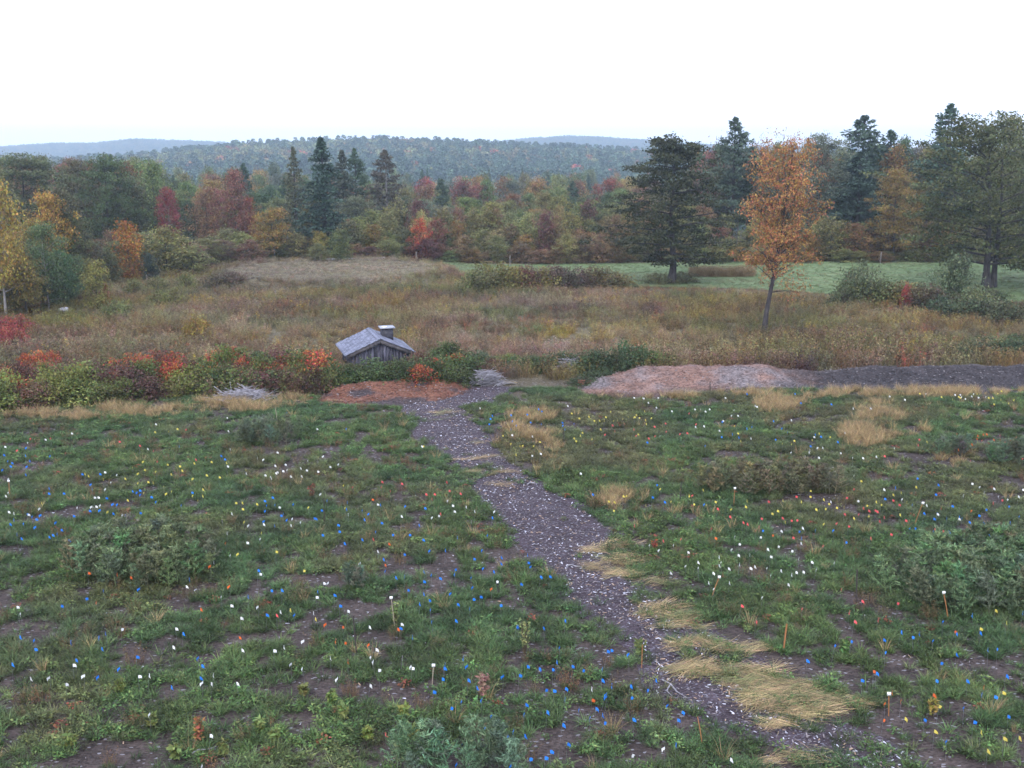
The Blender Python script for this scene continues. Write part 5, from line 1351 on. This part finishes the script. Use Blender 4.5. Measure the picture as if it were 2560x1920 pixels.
def flag_mat(name, c):
    m, t, N, L = new_mat(name)
    out = N.new('ShaderNodeOutputMaterial'); b = N.new('ShaderNodeBsdfPrincipled'); tr = N.new('ShaderNodeBsdfTranslucent'); mx = N.new('ShaderNodeMixShader')
    oi = N.new('ShaderNodeObjectInfo'); mr = N.new('ShaderNodeMapRange'); mr.inputs[3].default_value = .75; mr.inputs[4].default_value = 1.15
    hs = N.new('ShaderNodeHueSaturation'); hs.inputs['Color'].default_value = (*c, 1)
    L.new(oi.outputs['Random'], mr.inputs[0]); L.new(mr.outputs[0], hs.inputs['Value'])
    L.new(hs.outputs[0], b.inputs['Base Color']); L.new(hs.outputs[0], tr.inputs[0]); b.inputs['Roughness'].default_value = .4
    mx.inputs[0].default_value = .3; L.new(b.outputs[0], mx.inputs[1]); L.new(tr.outputs[0], mx.inputs[2]); L.new(mx.outputs[0], out.inputs[0])
    return m


for k_, c_ in FCOL.items(): M['flag_' + k_] = flag_mat(k_ + '_vinyl', c_)
M['wire'] = plain('steel_wire', (.25, .25, .27), .4, .6)


def flag_mesh(seed):
    """limp vinyl flag hanging from its wire, top edge at z = 0"""
    rg = np.random.default_rng(seed)
    nx, nz_ = 5, 4; w_, h_ = .074, .058
    sag = rg.uniform(.2, .9); bend = rg.uniform(-1, 1); V = []
    for b_ in range(nz_):
        for a_ in range(nx):
            s, t = a_ / (nx - 1), b_ / (nz_ - 1)
            x = w_ * s * math.cos(sag * s) ; z = -h_ * t - w_ * s * math.sin(sag * s) * .8
            V.append((x, bend * .05 * s * s + .008 * math.sin(5 * s + 3 * t), z))
    Q = [[b_ * nx + a_, b_ * nx + a_ + 1, (b_ + 1) * nx + a_ + 1, (b_ + 1) * nx + a_] for b_ in range(nz_ - 1) for a_ in range(nx - 1)]
    return fast_mesh('flag', np.array(V), np.array(Q), True)


FM = {k: [flag_mesh(300 + 17 * i) for i in range(6)] for k in FCOL}
for k in FM:
    for me in FM[k]: me.materials.append(M['flag_' + k])
bw = MB(); bw.tube([[0, 0, -.05], [0.004, 0, .2], [0, 0, .41]], [.0026, .0026, .0026], 4); WM = bw.mesh('wire'); WM.materials.append(M['wire'])
allf = []
for k, regs in FL.items():
    for (x0, y0, s), pts in regs:
        for (a_, b_) in pts:
            px, py = x0 + a_ / s, y0 + b_ / s
            if py < 985: continue
            x, y = Gp(px, py, .34)
            if any(f[0] == k and abs(f[3] - px) < 7 and abs(f[4] - py) < 7 for f in allf): continue
            allf.append((k, x, y, px, py))
allf.sort(key=lambda f: math.hypot(f[1], f[2]))
LAB = {'blue': 'small blue marking flag on a thin wire in the weedy plot', 'white': 'small white marking flag on a thin wire in the weedy plot', 'orange': 'small orange marking flag on a thin wire in the weedy plot',
       'pink': 'small red pink marking flag on a thin wire in the weedy plot', 'yellow': 'small yellow marking flag on a thin wire in the weedy plot'}
FLAGMARK = [(nm, *Gp(px, py, 0)) for nm, px, py in (('leaning tagged orange stake', 2372, 1548), ('upright orange stake', 1958, 1630), ('orange stake among white flags', 1776, 1497), ('slanted orange stake', 2283, 1318), ('tall dark rod', 2140, 1517),
    ('dark rod by orange flags', 892, 1640), ('thin dark rod of the left plot', 811, 1312), ('rod among yellow flags', 1701, 1255), ('brown stake with lettered tag', 1080, 1712), ('short stake of the bottom plot', 1157, 1892), ('thin tagged orange stake', 2222, 1790), ('leaning tan stake', 988, 1575),
    ('red brown stake at the path edge', 1604, 1670), ('leaning stake below the path end', 1758, 1865), ('left bushy seedling stand', 360, 1420), ('pale yellow green weed', 1312, 1632), ('orange brown dead weed', 498, 1860), ('curled dead plant', 1207, 1745), ('dark red plant beside straw', 1636, 1378), ('yellow leaved weed', 2330, 1790), ('bright green leafy clump', 2110, 1640),
    ('left corner of the plot', 80, 1560), ('forked grey branch', 1655, 1705), ('bare soil patch', 740, 1460), ('short curved stick on the path', 1418, 1418), ('large seedling stand', 2480, 1440))]
for (k, x, y, px, py) in allf[:300]:
    e = empty('marking_flag', (x, y, 0), rng.uniform(-2.4, .9)); e.rotation_euler[0] = rng.normal(0, .07); e.rotation_euler[1] = rng.normal(0, .07)
    lm = near(x, y, FLAGMARK)
    tag(e, LAB[k].split(' on a ')[0] + ' on thin wire nearest the ' + lm, 'flag', k + ' flags nearest the ' + lm)
    wr = bpy.data.objects.new('wire', WM); wr.parent = e; COL.objects.link(wr)
    f = bpy.data.objects.new('flag', FM[k][rng.integers(0, 6)]); f.parent = e; f.location = (0, 0, .405); COL.objects.link(f)
rest = allf[300:]
for f in list(rest):                       # the far half is flagged more densely than can be read off one by one
    if rng.random() < .35: rest.append((f[0], f[1] + rng.normal(0, .8), f[2] + rng.normal(0, .8), 0, 0))
rest = [f for f in rest if proj(f[1], f[2], 0)[1] > 862 and not on_path(np.array([f[1]]), np.array([f[2]]))[0]]
C_fl = bpy.data.collections.new('far_flag')
names = list(FCOL)
for i_, k in enumerate(names):
    b = MB()
    me0 = FM[k][2]; co = np.zeros(len(me0.vertices) * 3, np.float32); me0.vertices.foreach_get('co', co)
    V = co.reshape(-1, 3) + [0, 0, .405]; nx, nz_ = 5, 4
    b.add(V, [[q_ * nx + a_, q_ * nx + a_ + 1, (q_ + 1) * nx + a_ + 1, (q_ + 1) * nx + a_] for q_ in range(nz_ - 1) for a_ in range(nx - 1)])
    nf = len(b.Q[0]); b.tube([[0, 0, -.05], [0, 0, .41]], [.0026, .0026], 3)
    me = b.mesh('far_flag'); me.materials.append(M['flag_' + k]); me.materials.append(M['wire'])
    mi = np.zeros(len(me.polygons), np.int32); mi[nf:] = 1; me.polygons.foreach_set('material_index', mi)
    C_fl.objects.link(bpy.data.objects.new('far_flag_%02d' % i_, me))
n = len(rest)
rt = np.zeros((n, 3)); rt[:, 2] = rng.uniform(-2.4, .9, n)
scatter('marking_flags', C_fl, 5, np.array([(f[1], f[2], 0) for f in rest]), rt, np.ones((n, 3)), np.ones((n, 3)), 'many small coloured marking flags in the far half of the plot', 'flags', np.array([names.index(f[0]) for f in rest]))

# ------------------------------------------------------------------ stakes
M['orangewood'] = noisy_mat('orange_stake', (.30, .12, .05), (.42, .19, .08), 10, .7, .1)
M['darkrod'] = noisy_mat('rusty_rod', (.035, .03, .03), (.07, .055, .05), 12, .7, .1)
M['tag'] = plain('white_tag', (.85, .85, .82), .5)
M['palewood'] = noisy_mat('pale_stake', (.30, .25, .19), (.42, .36, .28), 10, .8, .1)


def stake(px0, py0, px1, py1, mat, rad, tagc, label, name='stake', cat='stake'):
    x, y = Gp(px0, py0, 0)
    dx, dy, dz = ray(px1, py1); t = y / dy
    tx, tz = dx * t - x, CH + dz * t
    e = empty(name, (x, y, 0)); tag(e, label, cat)
    b = MB(); b.tube([[0, 0, -.08], [tx * .5, 0, tz * .5], [tx, 0, tz]], [rad, rad, rad], 6); obj('pole', b.mesh('pole', True), mat, e)
    if tagc:
        b = MB(); b.box(tx - .032, tx + .032, -.014 - rad, -rad * .2, tz - .02, tz + .04); obj('tag', b.mesh('tag'), M['tag'], e)


stake(2372, 1548, 2359, 1482, M['orangewood'], .012, True, 'leaning orange stake with white tag before the large seedling stand')
stake(1958, 1630, 1967, 1560, M['orangewood'], .016, False, 'upright orange stake beside straw right of the path')
stake(1776, 1497, 1798, 1443, M['orangewood'], .010, True, 'orange stake with white tag among the white flags')
stake(2283, 1318, 2307, 1258, M['orangewood'], .009, True, 'slanted orange stake with white tag right of the pink flags')
stake(1834, 1266, 1837, 1221, M['orangewood'], .009, True, 'orange stake with white tag at the olive seedling stand')
stake(2140, 1517, 2143, 1424, M['darkrod'], .016, False, 'tall dark rod left of the large seedling stand')
stake(1411, 1116, 1408, 1072, M['darkrod'], .014, False, 'short dark rod beside dry grass right of the path')
stake(892, 1640, 883, 1540, M['darkrod'], .014, False, 'dark rod near the orange flags left of the path')
stake(811, 1312, 810, 1245, M['darkrod'], .014, False, 'thin dark rod standing amid the left plot')
stake(1701, 1255, 1703, 1205, M['darkrod'], .013, False, 'thin dark rod among the yellow flags right of the path')
stake(1080, 1712, 1084, 1664, M['palewood'], .010, True, 'brown stake with white lettered tag beside two blue flags')
stake(1157, 1892, 1157, 1873, M['orangewood'], .010, True, 'short stake with white tag at the bottom plot')
stake(2222, 1790, 2222, 1735, M['orangewood'], .009, True, 'thin orange stake with white tag beside an orange flag')
stake(988, 1575, 978, 1495, M['palewood'], .008, True, 'leaning tan stake by the tall green weeds')
stake(1604, 1670, 1606, 1612, M['orangewood'], .009, False, 'thin red brown stake at the left path edge')
stake(1758, 1865, 1744, 1792, M['orangewood'], .009, False, 'thin leaning orange stake below the end of the path')
stake(24, 1242, 22, 1203, M['orangewood'], .010, True, 'orange stake with white tag at the far left plot')
stake(694, 1056, 688, 1018, M['palewood'], .010, False, 'pale stake at the dry grass edge left')
stake(1775, 985, 1775, 955, M['darkrod'], .02, False, 'dark post in front of the tan mulch bank')

# ------------------------------------------------------------------ tall weeds in the plot
def stalk_plant(px, py, h, col, label, n=7, leaf=.09, seed=0, group=None):
    rg = np.random.default_rng(seed); tb, lb = MB(), MB(); C, A = [], []
    for q in range(n):
        az = rg.uniform(0, 6.283); e = np.array([math.cos(az) * .12 * h, math.sin(az) * .12 * h, h * rg.uniform(.6, 1)])
        tb.tube([[0.02 * math.cos(az), .02 * math.sin(az), 0], list(e * [.5, .5, .5]), list(e)], [.008, .006, .003], 4)
        for t in rg.uniform(.2, 1.03, 16):
            a2 = rg.uniform(0, 6.283); C.append(e * t + np.array([math.cos(a2), math.sin(a2), .1]) * .05); A.append([math.cos(a2), math.sin(a2), .5])
    lb.leaves(np.array(C), rg.uniform(leaf * .7, leaf * 1.4, len(C)), rg.uniform(leaf * .3, leaf * .6, len(C)), rg, .8, np.array(A))
    x, y = Gp(px, py, 0)
    plant('weed', [('stems', tb.mesh('stems'), 'stem'), ('leaves', lb.mesh('leaves'), 'leaf')], (x, y, 0), 1, 1, 0, col, label, 'plant', group)


stalk_plant(1312, 1632, .75, (.26, .29, .11), 'tall pale yellow green weed with seed heads between blue flags', 9, .08, 1)
stalk_plant(990, 1560, .6, (.20, .25, .08), 'leafy green weed at the leaning tan stake', 7, .08, 2)
stalk_plant(498, 1860, .6, (.34, .16, .06), 'orange brown dead weed near the bottom of the left plot', 6, .09, 3)
stalk_plant(1207, 1745, .5, (.36, .22, .16), 'pale brown curled dead plant behind the blue flags', 6, .12, 4)
stalk_plant(1636, 1378, .35, (.36, .07, .04), 'small dark red plant beside the straw', 5, .07, 5)
stalk_plant(780, 1245, .45, (.22, .09, .05), 'rust brown weed beside a thin dark rod', 6, .07, 6)
stalk_plant(1600, 1640, .4, (.17, .22, .08), 'broad green weed at the left path edge', 7, .13, 7)
stalk_plant(2330, 1790, .35, (.34, .27, .06), 'yellow leaved weed at the lower right plot', 7, .08, 8)
stalk_plant(2110, 1640, .4, (.13, .22, .07), 'bright green leafy clump right of the straw', 14, .12, 9)
for q_, (px, py) in enumerate(((300, 1735), (650, 1830), (690, 1860), (830, 1760), (860, 1800), (440, 1900), (560, 1890), (920, 1850), (1010, 1800), (1030, 1850), (760, 1745), (180, 1870), (380, 1820))):
    stalk_plant(px, py, .32, jit((.20, .24, .07)), 'yellow green broad leaved seedling on the mulch of the left plot', 5, .13, 20 + q_, 'broad leaved seedlings')

# ------------------------------------------------------------------ brush piles, pipes, stone, gate, posts
M['greywood'] = noisy_mat('grey_dead_wood', (.20, .19, .205), (.36, .345, .37), 9, .85, .2, per_object=.1)
M['redpipe'] = noisy_mat('red_pipe', (.34, .09, .07), (.46, .14, .11), 6, .5, .05, per_object=.2)
M['stone'] = noisy_mat('pale_stone', (.24, .24, .26), (.40, .40, .42), 5, .85, .4)
M['gate'] = noisy_mat('galvanised_gate', (.52, .54, .58), (.66, .68, .72), 5, .4, .05, )
M['post'] = noisy_mat('grey_post', (.14, .12, .11), (.26, .24, .22), 8, .85, .2, (1, 1, .3))


def brush(px, py, wpx, h, label, n=110, seed=0, mat='greywood'):
    rg = np.random.default_rng(seed); x, y = Gp(px, py, 0); w_ = wpx / F * math.hypot(y, CH) / 2
    b = MB()
    for q in range(n):
        az = rg.normal(0, .7); L = rg.uniform(.3, 1.0) * w_
        cx, cy = rg.normal(0, .42) * w_, rg.normal(0, .3) * w_ * .8
        top = h * max(.03, 1 - (cx / w_) ** 2) * rg.uniform(.0, 1)
        d = np.array([math.cos(az), math.sin(az), rg.normal(0, .25)]) * L / 2
        c0 = np.array([cx, cy, max(top, abs(d[2]) + .01)])
        b.tube([c0 - d, c0 + rg.normal(0, .03, 3), c0 + d], [.016, .013, .006], 4)
    o = obj('brush_pile', b.mesh('brush_pile'), M[mat], None, (x, y, 0))
    tag(o, label, 'brush')


brush(612, 1000, 150, .42, 'low heap of grey dead sticks beside dry grass under the thicket', 200, 1)
brush(1218, 962, 100, .62, 'rounded grey brush pile at the turn of the chip path', 240, 2)
brush(1430, 930, 90, .6, 'greyish brush pile half hidden by green shrubs', 160, 3)
pipe_x, pipe_y = Gp(1478, 962, 0)
for q in range(7):
    b = MB(); L = rng.uniform(.7, 1.0)
    b.tube([[-L / 2, 0, 0], [0, .01, 0], [L / 2, 0, 0]], [.035, .035, .035], 8)
    o = obj('pipe', b.mesh('pipe', True), M['redpipe'], None, (pipe_x + rng.normal(0, .12), pipe_y + rng.normal(0, .10), .045 + .06 * (q // 3)))
    o.rotation_euler = (0, rng.normal(0, .05), rng.normal(.25, .2)); tag(o, 'faded red pipe in the small stack at the end of the mulch bank', 'pipe', 'red pipes')
# curved grey branches on the path
for q, (px, py, L, az, lab) in enumerate(((1655, 1705, .8, -1.2, 'forked grey branch lying at the left path edge'), (1418, 1418, .35, -.5, 'short curved pale stick lying on the path'), (1318, 1215, .4, .6, 'pale forked twig lying on the upper path'), (1950, 1040 - 66, .35, .2, 'pale plank scrap before the tan mulch bank'), (480, 1890, .4, .3, 'pale grey stick at the bottom of the left plot'))):
    x, y = Gp(px, py, 0); b = MB(); rg = np.random.default_rng(q)
    P = np.array([[0, 0, .05], [L * .3, .05, .07], [L * .65, .02, .06], [L, .1, .05]]); b.tube(P, [.018, .017, .013, .006], 5)
    if q in (0, 2): b.tube([P[1], P[1] + [L * .3, -.22, .02], P[1] + [L * .55, -.2, 0]], [.014, .010, .005], 5)
    o = obj('branch', b.mesh('branch', True), M['greywood'], None, (x, y, 0)); o.rotation_euler[2] = az; tag(o, lab, 'branch')
# stone in the left field
b = MB(); rg = np.random.default_rng(5)
th = np.linspace(0, math.pi, 8); ph = np.linspace(0, 2 * math.pi, 13)[:-1]
V = np.array([[math.sin(t) * math.cos(p) * .34, math.sin(t) * math.sin(p) * .25, math.cos(t) * .16] for t in th for p in ph]) * (1 + .12 * rg.normal(size=(96, 1)))
b.add(V, [[i_ * 12 + j_, i_ * 12 + (j_ + 1) % 12, (i_ + 1) * 12 + (j_ + 1) % 12, (i_ + 1) * 12 + j_] for i_ in range(7) for j_ in range(12)])
x, y = G(139, 679); tag(obj('boulder', b.mesh('boulder', True), M['stone'], None, (x, y, .30)), 'pale grey boulder among weeds in front of the left wood', 'boulder')

# metal gate behind the knoll
gx0, _ = atd(705, 560, 96.0); gx1, gz = atd(767, 560, 96.0)
g_ = empty('field_gate', (gx0, 96.0, 0)); tag(g_, 'long white metal gate standing behind the grassy knoll', 'gate')
gz0 = float(terrain(np.array([gx0]), np.array([96.0]))[0])
for zz, nm in ((gz + .02, 'rail'), (gz - .2, 'rail')):
    b = MB(); b.tube([[0, 0, zz], [(gx1 - gx0) / 2, 0, zz], [gx1 - gx0, 0, zz]], [.065 if zz > gz else .025] * 3, 6); obj(nm, b.mesh(nm, True), M['gate'], g_)
for xx in (0, gx1 - gx0):
    b = MB(); b.tube([[xx, .08, gz0 - .2], [xx, .08, gz * .5], [xx, .08, gz + .1]], [.05] * 3, 6); obj('post', b.mesh('post', True), M['post'], g_)
hx0, _ = atd(772, 564, 96.2); hx1, hz1_ = atd(831, 556, 96.8)
g_ = empty('fence_rail', (hx0, 96.2, 0)); tag(g_, 'single grey rail fence continuing right from the white gate', 'fence')
hz0_ = atd(772, 563, 96.2)[1]
b = MB(); b.tube([[0, 0, hz0_], [(hx1 - hx0) / 2, .3, (hz0_ + hz1_) / 2], [hx1 - hx0, .6, hz1_]], [.035] * 3, 6); obj('rail', b.mesh('rail', True), M['gate'], g_)
for f in (1.0,):
    b = MB(); b.tube([[hx1 - hx0, .6, -.2], [hx1 - hx0, .6, .4], [hx1 - hx0, .6, hz1_ + .05]], [.04] * 3, 6); obj('post', b.mesh('post', True), M['post'], g_)
for (u, v0, v1, lab) in ((1041 / K, 577, 545, 'dark thin fence post right of the rail fence'), (1275 / K, 574, 553, 'grey fence post before the maroon hedge'), (1506 / K, 566, 535, 'pale fence post left of the dark oak'), (2201 / K, 570, 545, 'pale fence post before the tan orange maple'), (690 / K * 1, 642, 628, 'short dark post at the foot of the grassy knoll'), (368 / K, 615, 595, 'pale post before the dark blue green bush')):
    x, y = G(u, v0); z1 = atd(u, v1, y)[1]; zg = float(terrain(np.array([x]), np.array([y]))[0])
    e = empty('fence_post', (x, y, zg)); tag(e, lab, 'post')
    b = MB(); b.tube([[0, 0, -.2], [0, 0, .5], [0, 0, z1 - zg]], [.05, .05, .045], 6); obj('shaft', b.mesh('shaft', True), M['post'], e)
    b = MB(); b.tube([[0, 0, z1 - zg - .01], [0, 0, z1 - zg + .03], [0, 0, z1 - zg + .05]], [.055, .055, .003], 6); obj('cap', b.mesh('cap', True), M['post'], e)

# ------------------------------------------------------------------ haze
m, t, N, L = new_mat('haze')
out = N.new('ShaderNodeOutputMaterial'); pv_ = N.new('ShaderNodeVolumePrincipled')
pv_.inputs['Color'].default_value = (.70, .86, 1.0, 1); pv_.inputs['Density'].default_value = 0.00046
pv_.inputs['Anisotropy'].default_value = 0.55
L.new(pv_.outputs[0], out.inputs['Volume'])
b = MB(); b.box(-2700, 2700, -80, 2700, -110, 66)
tag(obj('haze', b.mesh('haze'), m), 'thin bluish haze over valley and hills', 'haze', kind='stuff')
